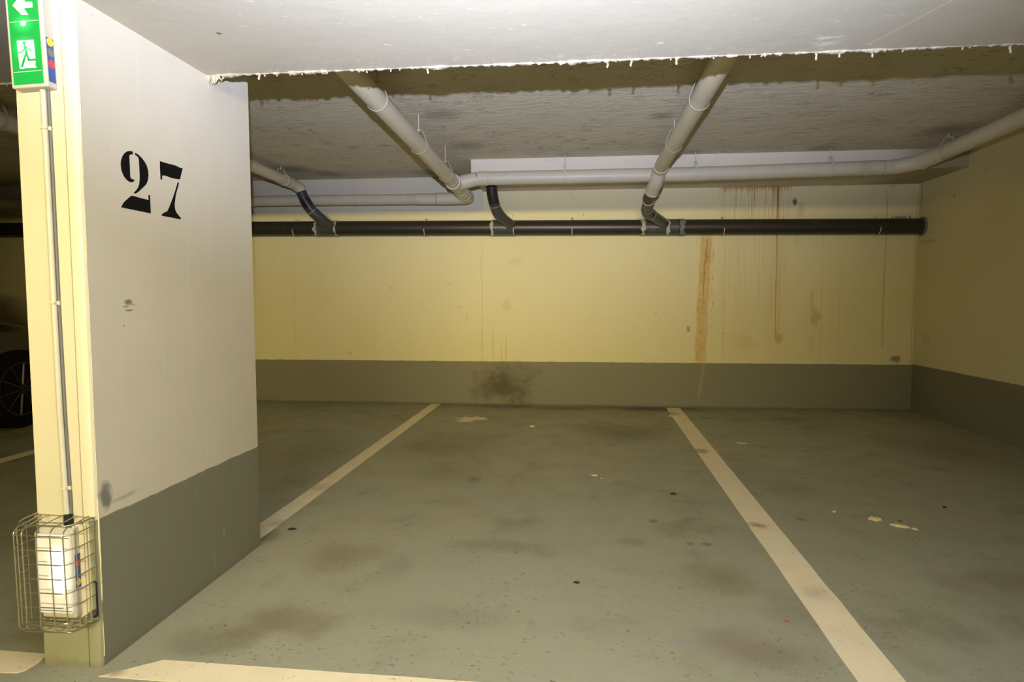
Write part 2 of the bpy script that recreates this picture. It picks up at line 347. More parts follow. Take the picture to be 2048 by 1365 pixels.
def mat_line():
    g = G('worn_floor_paint', 0.6, 0.25)
    n2 = g.noise(6, 5, 0.65); n3 = g.noise(38, 5, 0.75)
    c = g.mix(g.ss(n2, 0.4, 0.7)*0.45, (0.95, 0.84, 0.58), (0.86, 0.71, 0.45))
    c = g.mix(g.ss(n3, 0.60, 0.67)*0.6*g.ss(n2, 0.38, 0.55), c, (0.17, 0.12, 0.07))
    for bx, by, r, a in ((-1.44, 2.9, 0.09, 0.5), (0.86, 4.62, 0.10, 0.6), (0.86, 3.1, 0.07, 0.75), (0.86, 6.1, 0.16, 0.5), (-1.45, 3.5, 0.12, 0.35), (-1.32, 1.67, 0.04, 0.5), (0.88, 2.4, 0.1, 0.3)):
        c = g.mix(g.blob(g.x, g.y, bx, by, r, r, 0.9, n2, 2.2)*a, c, (0.24, 0.15, 0.08))
    g.bump(n3, 0.15, 0.003)
    return g.done(c)

def simple(name, col, rough=0.5, spec=0.4, metallic=0.0, var=0.12, scale=14, bump=0.05, dirt=None):
    g = G(name, rough, spec, metallic)
    n = g.noise(scale, 4, 0.6)
    c = g.mix(g.ss(n, 0.35, 0.7)*var*3, col, tuple(v*0.78 for v in col))
    if dirt: c = g.mix(g.ss(g.noise(scale*0.6, 5, 0.7, off=(4, 4, 4)), 0.58, 0.68)*dirt[1], c, dirt[0])
    if bump: g.bump(n, bump, 0.003)
    return g.done(c)

def emissive(name, col, strength, base=None):
    g = G(name, 0.4, 0.4)
    g._in(g.b.inputs['Emission Color'], col); g.b.inputs['Emission Strength'].default_value = strength
    n = g.noise(20, 2)
    return g, g.mix(n*0.1, base or col, tuple(v*0.8 for v in (base or col)))

M = {}
M['back'] = mat_back_wall(); M['wall'] = mat_wall(); M['pillar'] = mat_pillar(); M['beam'] = mat_beam(); M['ceil'] = mat_ceiling()
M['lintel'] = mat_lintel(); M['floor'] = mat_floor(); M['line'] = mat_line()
M['fringe'] = simple('ragged_white_plaster', (0.40, 0.36, 0.275), 0.9, 0.1, scale=60, bump=0.5)
M['bead'] = simple('cream_paint_bead', (0.80, 0.72, 0.48), 0.6, 0.3, scale=40, bump=0.4, dirt=((0.35, 0.22, 0.1), 0.5))
M['pvc'] = simple('pale_grey_plastic_pipe', (0.70, 0.63, 0.45), 0.42, 0.4, scale=3, var=0.08, dirt=((0.45, 0.42, 0.35), 0.3))
M['pvcline'] = simple('pipe_joint_white', (0.84, 0.77, 0.58), 0.5, 0.3, scale=30)
M['black'] = simple('black_drain_plastic', (0.030, 0.026, 0.020), 0.38, 0.45, scale=6, dirt=((0.07, 0.07, 0.06), 0.35))
M['blackfit'] = simple('charcoal_fitting_plastic', (0.060, 0.062, 0.052), 0.36, 0.5, scale=9, dirt=((0.13, 0.13, 0.11), 0.4))
M['glue'] = simple('pale_glue_smear', (0.45, 0.43, 0.33), 0.6, 0.3, scale=60, bump=0.4, dirt=((0.08, 0.08, 0.06), 0.5))
M['zinc'] = simple('galvanised_steel', (0.50, 0.47, 0.38), 0.38, 0.5, 0.75, scale=50)
M['strap'] = simple('painted_strap_metal', (0.66, 0.60, 0.44), 0.5, 0.4, scale=30)
M['digit'] = simple('black_stencil_paint', (0.008, 0.008, 0.007), 0.9, 0.08, scale=20, bump=0.02)
M['conduit'] = simple('white_plastic_conduit', (0.58, 0.55, 0.47), 0.4, 0.4)
M['greycable'] = simple('grey_cable_sheath', (0.16, 0.16, 0.17), 0.5, 0.3)
M['dark'] = simple('black_rubber', (0.018, 0.018, 0.018), 0.6, 0.3)
M['housing'] = simple('white_lamp_housing', (0.56, 0.53, 0.46), 0.4, 0.4)
M['clipwire'] = simple('dull_steel_hook', (0.62, 0.56, 0.40), 0.45, 0.4, 0.2, scale=50)
M['wire'] = simple('bare_wire', (0.42, 0.40, 0.30), 0.3, 0.5, 0.8, scale=60)

# ------------------------------------------------------------------ mesh helpers
def link(name, bm, m, parent=None, smooth=False, bevel=0.0, mats=None, local=False):
    me = bpy.data.meshes.new(name)
    bmesh.ops.recalc_face_normals(bm, faces=bm.faces)
    bm.to_mesh(me); bm.free()
    o = bpy.data.objects.new(name, me); COL.objects.link(o)
    for q in (mats or [m]): me.materials.append(q)
    if smooth:
        for p in me.polygons: p.use_smooth = True
        me.set_sharp_from_angle(angle=math.radians(40))
    if parent:
        o.parent = parent
        if parent.type == 'EMPTY' and not local: o.matrix_parent_inverse = Matrix.Translation(-parent.location)
    if bevel:
        b = o.modifiers.new('bevel', 'BEVEL'); b.width = bevel; b.segments = 2; b.limit_method = 'ANGLE'
    return o
def tag(o, label=None, cat=None, group=None, kind=None):
    if label: o['label'] = label
    if cat: o['category'] = cat
    if group: o['group'] = group
    if kind: o['kind'] = kind
    return o
def struct(o, label=None, cat=None):
    return tag(o, label, cat, kind='structure')
def empty(name, loc, label, cat, group=None):
    o = bpy.data.objects.new(name, None); COL.objects.link(o); o.location = loc; o.empty_display_size = 0.05
    return tag(o, label, cat, group)
def box(bm, x0, x1, y0, y1, z0, z1, mi=0):
    vs = [bm.verts.new(p) for p in ((x0,y0,z0),(x1,y0,z0),(x1,y1,z0),(x0,y1,z0),(x0,y0,z1),(x1,y0,z1),(x1,y1,z1),(x0,y1,z1))]
    for f in ((3,2,1,0),(4,5,6,7),(0,1,5,4),(1,2,6,5),(2,3,7,6),(3,0,4,7)):
        bm.faces.new([vs[i] for i in f]).material_index = mi
    return vs
def fillet(pts, rad, seg=7):
    pts = [Vector(p) for p in pts]; out = [pts[0]]
    for i in range(1, len(pts)-1):
        a, b, c = pts[i-1], pts[i], pts[i+1]
        r = rad[i-1] if isinstance(rad, (list, tuple)) else rad
        d1 = (a-b); d2 = (c-b)
        r = min(r, d1.length*0.48, d2.length*0.48)
        p1 = b + d1.normalized()*r; p2 = b + d2.normalized()*r
        for k in range(seg+1):
            t = k/seg; out.append(p1*(1-t)**2 + b*2*t*(1-t) + p2*t*t)
    out.append(pts[-1]); return out
def tube(bm, pts, r, seg=20, cap=True, closed=False):
    """round sweep along pts; r number or list"""
    pts = [Vector(p) for p in pts]; n = len(pts)
    rs = r if isinstance(r, (list, tuple)) else [r]*n
    tan = []
    for i in range(n):
        if closed: t = pts[(i+1) % n] - pts[(i-1) % n]
        else: t = pts[min(i+1, n-1)] - pts[max(i-1, 0)]
        tan.append(t.normalized())
    ref = Vector((0, 0, 1)) if abs(tan[0].z) < 0.9 else Vector((1, 0, 0))
    u = tan[0].cross(ref).normalized(); rings = []
    for i in range(n):
        u = (u - tan[i]*u.dot(tan[i])).normalized(); v = tan[i].cross(u)
        rings.append([bm.verts.new(pts[i] + (u*math.cos(2*PI*k/seg) + v*math.sin(2*PI*k/seg))*rs[i]) for k in range(seg)])
    m = n if closed else n-1
    for i in range(m):
        a, b = rings[i], rings[(i+1) % n]
        for k in range(seg):
            bm.faces.new((a[k], a[(k+1) % seg], b[(k+1) % seg], b[k]))
    if cap and not closed:
        bm.faces.new(rings[0][::-1]); bm.faces.new(rings[-1])
def T(name, pts, r, m, parent=None, seg=20, closed=False, local=False):
    bm = bmesh.new(); tube(bm, pts, r, seg, closed=closed); return link(name, bm, m, parent, smooth=True, local=local)
def poly_prism(bm, pts2, f, d, mi=0):
    """pts2 outline, f maps (u,v,w)->xyz, thickness d along w"""
    a = [bm.verts.new(f(u, v, 0)) for u, v in pts2]; b = [bm.verts.new(f(u, v, d)) for u, v in pts2]
    n = len(a)
    fa = [bm.faces.new(a), bm.faces.new(b[::-1])]
    for i in range(n): bm.faces.new((a[i], b[i], b[(i+1) % n], a[(i+1) % n]))
    for q in fa: q.material_index = mi

# ------------------------------------------------------------------ the garage shell
YB, XR, ZC, ZB, YE = 6.48, 3.18, 2.31, 1.916, 2.345
def grid_plane(name, x0, x1, y0, y1, z, thick, m, up=True):
    bm = bmesh.new(); box(bm, x0, x1, y0, y1, z - (thick if up else 0), z + (0 if up else thick)); return link(name, bm, m)
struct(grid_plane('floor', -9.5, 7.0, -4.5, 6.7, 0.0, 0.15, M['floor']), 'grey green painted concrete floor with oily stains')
struct(grid_plane('ceiling', -9.5, 3.4, YE, 6.7, ZC, 0.2, M['ceil'], up=False), 'rough plastered ceiling above the parking bays')
# lowered slab over the driving aisle; its ragged back edge faces the bays
bm = bmesh.new(); box(bm, -9.5, 7.0, -4.5, YE, ZB, ZC + 0.2)
struct(link('ceiling_beam', bm, M['beam']), 'smooth white lowered ceiling slab in front of the bays')
def wallbox(name, b, m, label):
    bm = bmesh.new(); box(bm, *b); return struct(link(name, bm, m), label)
wallbox('wall_back', (-9.5, XR + 0.2, YB, YB + 0.2, 0, ZC + 0.1), M['back'], 'cream back wall with rust runs and a grey foot')
wallbox('wall_right', (XR, XR + 0.2, 1.2, YB, 0, ZC + 0.1), M['wall'], 'cream side wall with a grey foot at the right')
wallbox('wall_left', (-9.7, -9.5, -4.5, YB + 0.2, 0, ZC + 0.1), M['wall'], 'cream wall at the far left end of the garage')
wallbox('wall_front', (-9.5, 7.0, -4.7, -4.5, 0, ZC + 0.1), M['wall'], 'cream wall across the driving aisle')
wallbox('wall_aisle_end', (7.0, 7.2, -4.5, 1.4, 0, ZC + 0.1), M['wall'], 'cream wall at the right end of the aisle')
wallbox('wall_corner', (XR + 0.2, 7.0, 1.2, 1.4, 0, ZC + 0.1), M['wall'], 'cream wall beyond the right side wall')
# concrete ledge along the top of the back wall
bm = bmesh.new()
N = 60
prof = [(5.712, ZC + 0.05), (5.712, 2.168), (5.722, 2.156), (YB + 0.02, 2.154), (YB + 0.02, ZC + 0.05)]
rows = []
for i in range(N+1):
    x = -0.95 + (XR + 0.02 + 0.95)*i/N; row = []
    for k, (y, z) in enumerate(prof):
        j = (mnoise.noise((x*3, k, 0))*0.006) if k in (1, 2) else 0
        row.append(bm.verts.new((x + (mnoise.noise((z*20, y*3, 0))*0.006 if i == 0 else 0), y + j, z + j)))
    rows.append(row)
for i in range(N):
    for k in range(5): bm.faces.new((rows[i][k], rows[i][(k+1) % 5], rows[i+1][(k+1) % 5], rows[i+1][k]))
bm.faces.new(rows[0]); bm.faces.new(rows[-1])
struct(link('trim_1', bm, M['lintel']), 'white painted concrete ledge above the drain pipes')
# pale plaster patch at the end of the ledge
bm = bmesh.new()
pp = [(-9.0, 1.99), (-4.0, 1.985), (-2.35, 1.985), (-1.9, 1.98), (-1.5, 1.972), (-1.25, 1.966), (-1.12, 1.952), (-0.99, 1.958), (-0.954, 1.962), (-0.951, 2.05), (-0.953, 2.154), (-0.953, 2.305), (-9.0, 2.305)]
poly_prism(bm, pp, lambda u, v, w_: (u, YB - w_, v), 0.010)
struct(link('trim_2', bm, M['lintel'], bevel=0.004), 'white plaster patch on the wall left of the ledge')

# ragged fringe of plaster hanging from the slab edge
def fringe(x0, x1, name, label, seed, amp=1.0):
    bm = bmesh.new(); n = int((x1 - x0)/0.006); seg = 8; rings = []
    for i in range(n+1):
        x = x0 + (x1-x0)*i/n
        a = mnoise.fractal((x*9, seed, 0), 1.0, 2.1, 4); b = mnoise.fractal((x*55, seed+5, 0), 0.8, 2.0, 3); c_ = mnoise.noise((x*2.1, seed+9, 0))
        hh = max(0.0012, 0.0048 + 0.005*a + 0.006*b + 0.003*c_)*amp
        wd = max(0.002, 0.010 + 0.009*a + 0.005*b)*amp
        ring = []
        for k in range(seg):
            t = 2*PI*k/seg
            ring.append(bm.verts.new((x, YE - 0.004 + math.cos(t)*wd*(0.9+0.3*mnoise.noise((x*60, k*3, seed))), ZB - 0.0 + math.sin(t)*hh*(1.0+0.5*mnoise.noise((x*70, k*5, seed))))))
        rings.append(ring)
    for i in range(n):
        for k in range(seg): bm.faces.new((rings[i][k], rings[i][(k+1) % seg], rings[i+1][(k+1) % seg], rings[i+1][k]))
    # drips
    xs = [random.uniform(x0, x1) for _ in range(int((x1-x0)*7))]
    big = [x for x in (-0.545, 0.10, 0.18, 0.335, 0.803, 0.878, 0.988, 1.42, -1.18) if x0 < x < x1]
    for x in xs + big:
        L = 0.028*random.uniform(0.7, 1.05) if x in big else random.uniform(0.006, 0.013)
        r0 = 0.0055 if x in big else 0.004
        pts = []; px, py = x, YE - 0.001
        for k in range(6):
            pts.append((px, py, ZB + 0.002 - L*k/5)); px += random.uniform(-0.0028, 0.0022); py += random.uniform(-0.001, 0.002)
        tube(bm, pts, [r0, r0*0.8, r0*0.55, r0*0.6, r0*0.75, r0*0.25], 6)
    return struct(link(name, bm, M['fringe'], smooth=True), label)
fringe(-1.33, XR, 'trim_3', 'ragged white plaster fringe hanging from the slab edge', 1.3)
fringe(-9.0, -1.57, 'trim_4', 'ragged plaster fringe on the slab edge left of the pillar', 4.7, 0.8)
bm = bmesh.new()   # the broken crumbs where slab and pillar meet
for i in range(9):
    x = -1.383 + i*0.007; y = 2.34 + random.uniform(-0.01, 0.008); L = random.uniform(0.012, 0.035)
    tube(bm, [(x, y, ZB + 0.005), (x + random.uniform(-.004, .004), y, ZB - L*0.5), (x + random.uniform(-.006, .006), y + 0.003, ZB - L)], [0.006, 0.005, 0.001], 6)
struct(link('trim_5', bm, M['fringe'], smooth=True), 'torn plaster crumbs where slab and pillar meet')

# the pillar
bm = bmesh.new()
pf = [(-1.566, 1.690), (-1.4245, 1.690), (-1.4238, 1.6935), (-1.4212, 1.6935), (-1.4200, 1.6885), (-1.405, 1.6885), (-1.396, 1.690), (-1.389, 1.694), (-1.3855, 1.700), (-1.385, 1.705), (-1.385, 2.640), (-1.566, 2.640)]
lv = [bm.verts.new((x, y, 0)) for x, y in pf]; hv = [bm.verts.new((x, y, ZC + 0.05)) for x, y in pf]
for i in range(len(pf)): bm.faces.new((lv[i], lv[(i+1) % len(pf)], hv[(i+1) % len(pf)], hv[i]))
bm.faces.new(lv); bm.faces.new(hv)
struct(link('wall_pillar', bm, M['pillar']), 'narrow concrete pillar with cream front, pale side and grey foot')
# lumpy bead of paint down the corner
bm = bmesh.new(); pts = []; rs = []
z = 0.03
while z < ZB:
    a = mnoise.fractal((z*14, 3.1, 0), 0.9, 2.0, 4)
    pts.append((-1.3862 + 0.0012*mnoise.noise((z*9, 0, 0)), 1.703 + 0.0015*a, z)); rs.append(0.0016 + 0.0011*abs(a) + (0.0012 if 0.2 < z < 0.5 else 0)); z += 0.006
tube(bm, pts, rs, 6)
struct(link('trim_6', bm, M['bead'], smooth=True), 'lumpy bead of cream paint down the pillar corner')

# ------------------------------------------------------------------ floor markings
def line(pts, label):
    bm = bmesh.new(); poly_prism(bm, pts, lambda u, v, w_: (u, v, w_), 0.0015)
    return tag(link('parking_line', bm, M['line']), label, 'floor marking', 'painted parking lines')
def jag(x0, y0, x1, y1, n, a, sd):
    out = []
    for i in range(n):
        t = i/n; d = Vector((x1-x0, y1-y0)).normalized(); nn = Vector((-d.y, d.x)); k = mnoise.noise((t*n*0.9, sd, 0))*a
        out.append((x0+(x1-x0)*t + nn.x*k, y0+(y1-y0)*t + nn.y*k))
    return out
def bayline(xn, xf, w_, y0, y1, sd, label):
    h = w_/2
    pts = jag(xn+h, y0, xf+h, y1, 30, 0.004, sd) + jag(xf+h, y1, xf-h, y1, 4, 0.003, sd+1) + jag(xf-h, y1, xn-h, y0, 30, 0.004, sd+2) + jag(xn-h, y0, xn+h, y0, 4, 0.002, sd+3)
    return line(pts, label)
bayline(-1.470, -1.450, 0.098, 2.60, YB - 0.005, 1, 'long cream parking line running back from behind the pillar')
bayline(0.855, 0.940, 0.135, 1.70, YB - 0.03, 8, 'long cream parking line right of the middle bay')
bayline(-3.86, -3.84, 0.10, 1.75, YB - 0.02, 15, 'dim parking line beside the dark car')
line(jag(-1.362, 1.648, 0.95, 1.618, 24, 0.003, 3) + [(0.95, 1.705)] + jag(0.94, 1.708, -1.325, 1.748, 24, 0.003, 6), 'cream line across the mouth of the bay, right of the pillar')
line([(-1.61, 1.640), (-1.596, 1.655), (-1.592, 1.70), (-1.60, 1.738)] + jag(-1.62, 1.742, -4.2, 1.80, 20, 0.003, 9) + jag(-4.2, 1.69, -1.65, 1.631, 20, 0.003, 12), 'cream line across the bay mouth, left of the pillar')

# ------------------------------------------------------------------ stencilled number 27 on the pillar
# picture-plane coordinates measured on the pillar side: (y, z)
def stencil(parent, polys):
    bm = bmesh.new()
    for p in polys: poly_prism(bm, p, lambda u, v, w_: (-1.3851 + w_, u, v), 0.0006)
    return link('digit', bm, M['digit'], parent)
TWO = [[(1.9107, 1.5408), (1.9008, 1.5403), (1.888, 1.5369), (1.8751, 1.5292), (1.8639, 1.517), (1.8561, 1.5008), (1.8544, 1.4884), (1.857, 1.472), (1.8659, 1.4568), (1.8779, 1.448), (1.8902, 1.4436), (1.903, 1.4447), (1.9124, 1.4501), (1.9134, 1.4538), (1.9071, 1.4546), (1.8999, 1.4553), (1.8947, 1.4597), (1.8943, 1.4671), (1.8948, 1.4893), (1.8941, 1.5162), (1.8938, 1.5235), (1.8977, 1.5288), (1.9039, 1.5307), (1.9102, 1.531)], [(1.9217, 1.5401), (1.9357, 1.5372), (1.9505, 1.5309), (1.9635, 1.5223), (1.9745, 1.5105), (1.9804, 1.4963), (1.9815, 1.4812), (1.9779, 1.4651), (1.9693, 1.4507), (1.9492, 1.4345), (1.9294, 1.4198), (1.9178, 1.4126), (1.9104, 1.4119), (1.9075, 1.4137), (1.9183, 1.4217), (1.9282, 1.4322), (1.9344, 1.4433), (1.9378, 1.4578), (1.9392, 1.4756), (1.9383, 1.5006), (1.938, 1.5231), (1.9345, 1.5287), (1.9279, 1.5315), (1.9213, 1.5325)], [(1.8959, 1.4024), (1.9099, 1.4034), (1.936, 1.402), (1.9777, 1.4018), (1.9769, 1.4174), (1.9849, 1.4181), (1.9857, 1.3595), (1.9413, 1.3597), (1.8485, 1.36), (1.8616, 1.377), (1.8802, 1.3913)]]
SEVEN = [[(2.0416, 1.539), (2.0806, 1.5397), (2.1246, 1.5417), (2.1516, 1.539), (2.1664, 1.5392), (2.1575, 1.5201), (2.1481, 1.4984), (2.1177, 1.4955), (2.0955, 1.4941), (2.0825, 1.4958), (2.0611, 1.4955), (2.0513, 1.4928), (2.0498, 1.4798), (2.0422, 1.4787), (2.041, 1.5109)], [(2.1342, 1.4859), (2.142, 1.4867), (2.1367, 1.472), (2.1241, 1.4478), (2.1175, 1.4248), (2.113, 1.4076), (2.1144, 1.3913), (2.1206, 1.3812), (2.1337, 1.3718), (2.1453, 1.3655), (2.144, 1.3592), (2.0972, 1.3595), (2.0413, 1.3591), (2.0406, 1.363), (2.0567, 1.3726), (2.0698, 1.3765), (2.0813, 1.3908), (2.0956, 1.4133), (2.1101, 1.4373), (2.1226, 1.4613)]]

num = empty('painted_number', (-1.385, 2.0, 1.36), 'black stencilled number 27 on the pale side of the pillar', 'painted number')
stencil(num, TWO); stencil(num, SEVEN)

# ------------------------------------------------------------------ drain pipes
GRP_P = None
def sleeve(bm_or, p0, p1, r): return [p0, p1], r
def couple(parent, a, b, r, m, name='coupling'):
    """short socket over a pipe, with a small lip at both ends"""
    a, b = Vector(a), Vector(b); d = (b-a); L = d.length; d.normalize()
    pts = [a, a + d*0.002, a + d*0.010, b - d*0.010, b - d*0.002, b]
    return T(name, pts, [r-0.003, r, r, r, r, r-0.003], m, parent, 28)
def ring(parent, c, axis, r, t, m, name='joint_ring'):
    c = Vector(c); axis = Vector(axis).normalized()
    u = axis.cross(Vector((0, 0, 1)) if abs(axis.z) < 0.9 else Vector((1, 0, 0))).normalized(); v = axis.cross(u)
    return T(name, [c + (u*math.cos(2*PI*k/32) + v*math.sin(2*PI*k/32))*r for k in range(32)], t, m, parent, 6, closed=True)

# main black pipe along the back wall
def zm(x): return 1.776 - (x + 0.0)*0.0088
RM = 0.0735; YM = 6.385
main = empty('drain_pipe', (XR, YM, zm(XR)), 'thick black drain pipe running along the back wall', 'pipe')
T('pipe_body', [(-9.3, YM, zm(-9.3)), (-2.7, YM, zm(-2.7)), (-0.6, YM, zm(-0.6)), (1.0, YM, zm(1.0)), (XR - 0.004, YM, zm(XR))], RM, M['black'], main, 36)
def ragged_ring(x, wdt, seed, m):
    """smear of glue round the pipe with a torn edge"""
    bm = bmesh.new(); n = 40; r = RM + 0.0065; A = []; B = []; A2 = []; B2 = []
    for k in range(n):
        t = 2*PI*k/n; j1 = mnoise.noise((math.cos(t)*2.2, math.sin(t)*2.2, seed))*wdt*0.7; j2 = mnoise.noise((math.cos(t)*3, math.sin(t)*3, seed+4))*wdt*0.5
        for lst, xx, rr in ((A, x-wdt/2+j1, r-0.005), (A2, x-wdt/2+j1+0.003, r), (B2, x+wdt/2+j2-0.003, r), (B, x+wdt/2+j2, r-0.005)):
            lst.append(bm.verts.new((xx, YM + math.cos(t)*rr, zm(x) + math.sin(t)*rr)))
    for P, Q in ((A, A2), (A2, B2), (B2, B)):
        for k in range(n): bm.faces.new((P[k], P[(k+1) % n], Q[(k+1) % n], Q[k]))
    o = link('glue_smear', bm, m, main, smooth=True)
    s_ = o.modifiers.new('solid', 'SOLIDIFY'); s_.thickness = 0.003; s_.offset = -1
    return o
for x0, x1 in ((-2.655, -2.44), (-0.84, -0.63), (0.62, 0.852)):
    couple(main, (x0, YM, zm(x0)), (x1, YM, zm(x1)), RM + 0.004, M['blackfit'], 'tee_fitting')
ragged_ring(-2.65, 0.030, 1.1, M['glue']); ragged_ring(-2.445, 0.026, 2.2, M['glue'])
ragged_ring(-0.845, 0.026, 3.3, M['glue']); ragged_ring(-0.632, 0.016, 4.4, M['glue'])
ragged_ring(0.618, 0.036, 5.5, M['glue']); ragged_ring(0.852, 0.034, 6.6, M['glue'])
couple(main, (0.865, YM, zm(0.9)), (0.955, YM, zm(0.95)), RM + 0.0045, M['blackfit'], 'coupling')
M['greensmear'] = simple('grey_green_glue_smear', (0.17, 0.18, 0.14), 0.6, 0.3, scale=50, dirt=((0.06, 0.06, 0.05), 0.5))
ragged_ring(0.985, 0.050, 8.1, M['greensmear'])
# end of the pipe with mortar where it enters the right wall
pts = [(XR - 0.012, YM + math.cos(2*PI*k/40)*RM*1.02, zm(XR) + math.sin(2*PI*k/40)*RM*1.02) for k in range(40)]
T('mortar_collar', pts, [0.012 + 0.008*mnoise.noise((k*0.9, 2.2, 0)) for k in range(40)], M['greensmear'], main, 8, closed=True)
bm = bmesh.new(); box(bm, 2.93, 3.08, YM + 0.02, YM + 0.07, zm(3)+RM - 0.003, zm(3)+RM+0.022); box(bm, 3.045, 3.082, YM + 0.018, YM + 0.072, zm(3)+RM, zm(3)+RM+0.026)
link('steel_bracket', bm, M['zinc'], main, bevel=0.004)

# hook clips holding the main pipe to the wall
def pipe_clip_proto():
    e = empty('pipe_clip', (0, 0, 0), 'x', 'pipe clip', 'hook clips of the black drain pipe')
    hook = [(0, -math.cos(math.radians(a))*(RM + 0.0065), math.sin(math.radians(a))*(RM + 0.0065)) for a in range(-12, -185, -8)]
    T('hook', hook + [(0, RM + 0.0065, 0.048)], 0.0048, M['clipwire'], e, 10, local=True)
    T('stud', [(0, 0.034, RM*0.88), (0, 0.034, RM + 0.024)], 0.0065, M['zinc'], e, 10, local=True)
    T('nut', [(0, 0.034, RM + 0.015), (0, 0.034, RM + 0.024)], 0.011, M['zinc'], e, 6, local=True)
    T('wall_stud', [(0, RM + 0.004, 0.048), (0, YB - YM + 0.01, 0.048)], 0.004, M['zinc'], e, 8, local=True)
    return e
def dup(root, loc, label, rotz=0.0, sx=1.0, parts=True):
    r = root.copy(); COL.objects.link(r); r.location = loc; r.rotation_euler = (0, 0, rotz); r['label'] = label
    r.scale = (sx, 1, 1)
    for ch in root.children:
        c = ch.copy(); COL.objects.link(c); c.parent = r
    return r
clip0 = pipe_clip_proto()
clips = [(-2.882, 'hook clip on the black drain pipe, nearest the pillar', 1), (-1.525, 'hook clip on the black drain pipe left of the middle branch', 1), (-0.062, 'hook clip on the black drain pipe right of the middle branch', -0.2),
         (1.373, 'hook clip on the black drain pipe above the ochre stain', -1), (2.778, 'hook clip on the black drain pipe nearest the right corner', -1)]
for i, (x, lab, sx) in enumerate(clips):
    c = clip0 if i == 0 else dup(clip0, (0, 0, 0), lab)
    c.location = (x, YM, zm(x)); c['label'] = lab; c.scale = (1, 1, 1)

# pale pipes ---------------------------------------------------------
RP = 0.0565
# left sloping pipe that comes from the slab, meets the cross pipe and turns left along the wall
LX = -1.067
def zl(y): return 2.145 - (y - 3.0)*0.028
Y0P = 2.36
lp = empty('waste_pipe', (LX, Y0P, zl(Y0P)), 'pale grey pipe running from the slab to the wall, left of the middle bay', 'pipe')
T('pipe_body', [(LX, Y0P, zl(Y0P)), (LX, 3.8, zl(3.8)), (LX, 5.56, zl(5.56))], RP, M['pvc'], lp, 28)
T('junction_fitting', [(LX, 5.47, zl(5.47)), (LX, 5.6, 2.072), (LX, 5.75, 2.070), (LX, 6.02, 2.060)], RP + 0.005, M['pvc'], lp, 28)
T('branch_arm', fillet([(LX + 0.005, 5.60, 2.075), (LX + 0.05, 5.62, 2.095), (LX + 0.19, 5.62, 2.125)], 0.09, 10), RP + 0.004, M['pvc'], lp, 28)
ring(lp, (LX, 5.47, zl(5.47)), (0, 1, 0), RP + 0.006, 0.0050, M['pvcline'])
ring(lp, (LX, 5.38, zl(5.38)), (0, 1, 0), RP + 0.0005, 0.0015, M['pvcline'])
ring(lp, (LX, 5.80, 2.068), (0, 1, 0), RP + 0.0055, 0.0025, M['pvcline'])
ring(lp, (LX, 5.90, 2.065), (0, 1, 0), RP + 0.0055, 0.0025, M['pvcline'])
ring(lp, (LX, 6.02, 2.060), (0, 1, 0), RP + 0.0055, 0.0030, M['pvcline'])
T('elbow', fillet([(LX, 5.98, 2.060), (LX + 0.012, 6.24, 2.056), (LX - 0.30, 6.235, 2.052)], 0.075, 12), RP + 0.002, M['pvc'], lp, 28)
RL = 0.052; XL = LX - 0.305
lp2 = empty('waste_pipe', (XL, 6.235, 2.05), 'thin dim pale pipe along the wall above the black pipe, beside the pillar', 'pipe')
def z2(x): return 2.052 - (x - XL)*0.006
T('pipe_body', [(XL, 6.235, z2(XL)), (-4.0, 6.235, z2(-4.0)), (-7.5, 6.235, z2(-7.5))], RL, M['pvc'], lp2, 28)
couple(lp2, (XL - 0.20, 6.235, z2(-1.57)), (XL - 0.002, 6.235, z2(XL)), RL + 0.003, M['pvc'])
for x in (-1.7, -2.14): ring(lp2, (x, 6.235, z2(x)), (1, 0, 0), RL, 0.0015, M['pvcline'])

# cross pipe under the ledge
RH = 0.0585; YH = 5.62
def zh(x): return 2.126 + max(0.0, x - 0.9)*0.0135
hp = empty('waste_pipe', (-0.87, YH, zh(-0.8)), 'long pale pipe running sideways below the white ledge', 'pipe')
T('pipe_body', [(-0.87, YH, zh(-0.87)), (0.9, YH, zh(0.9)), (2.46, YH, zh(2.46))], RH, M['pvc'], hp, 32)
couple(hp, (-0.875, YH, zh(-0.8)), (-0.78, YH, zh(-0.76)), RH + 0.003, M['pvc'])
couple(hp, (2.33, YH, zh(2.33)), (2.46, YH, zh(2.46)), RH + 0.003, M['pvc'])
for x in (-0.872, -0.80, -0.72): ring(hp, (x, YH, zh(x)), (1, 0, 0), RH + (0.003 if x < -0.78 else 0.0), 0.0016, M['pvcline'])

# pipe along the right wall
RX = 2.745
def zr(y): return 2.178 + (5.5 - y)*0.020
rp = empty('waste_pipe', (RX, 5.2, zr(5.2)), 'dim pale pipe running back along the right side wall', 'pipe')
T('pipe_body', [(RX, 5.32, zr(5.32)), (RX, 3.5, zr(3.5)), (RX, Y0P, zr(Y0P))], RP + 0.001, M['pvc'], rp, 28)
T('elbow', fillet([(2.462, YH, zh(2.46)), (2.56, YH, zh(2.56)), (RX - 0.04, YH - 0.09, 2.165), (RX, 5.28, zr(5.28))], [0.06, 0.13], 10), RH + 0.001, M['pvc'], rp, 28)
couple(rp, (RX - 0.033, 5.49, 2.170), (RX - 0.003, 5.35, zr(5.35)), RP + 0.008, M['pvc'], 'socket')
ring(rp, (RX - 0.033, 5.49, 2.170), (0.15, -1, 0), RP + 0.009, 0.003, M['pvcline'])

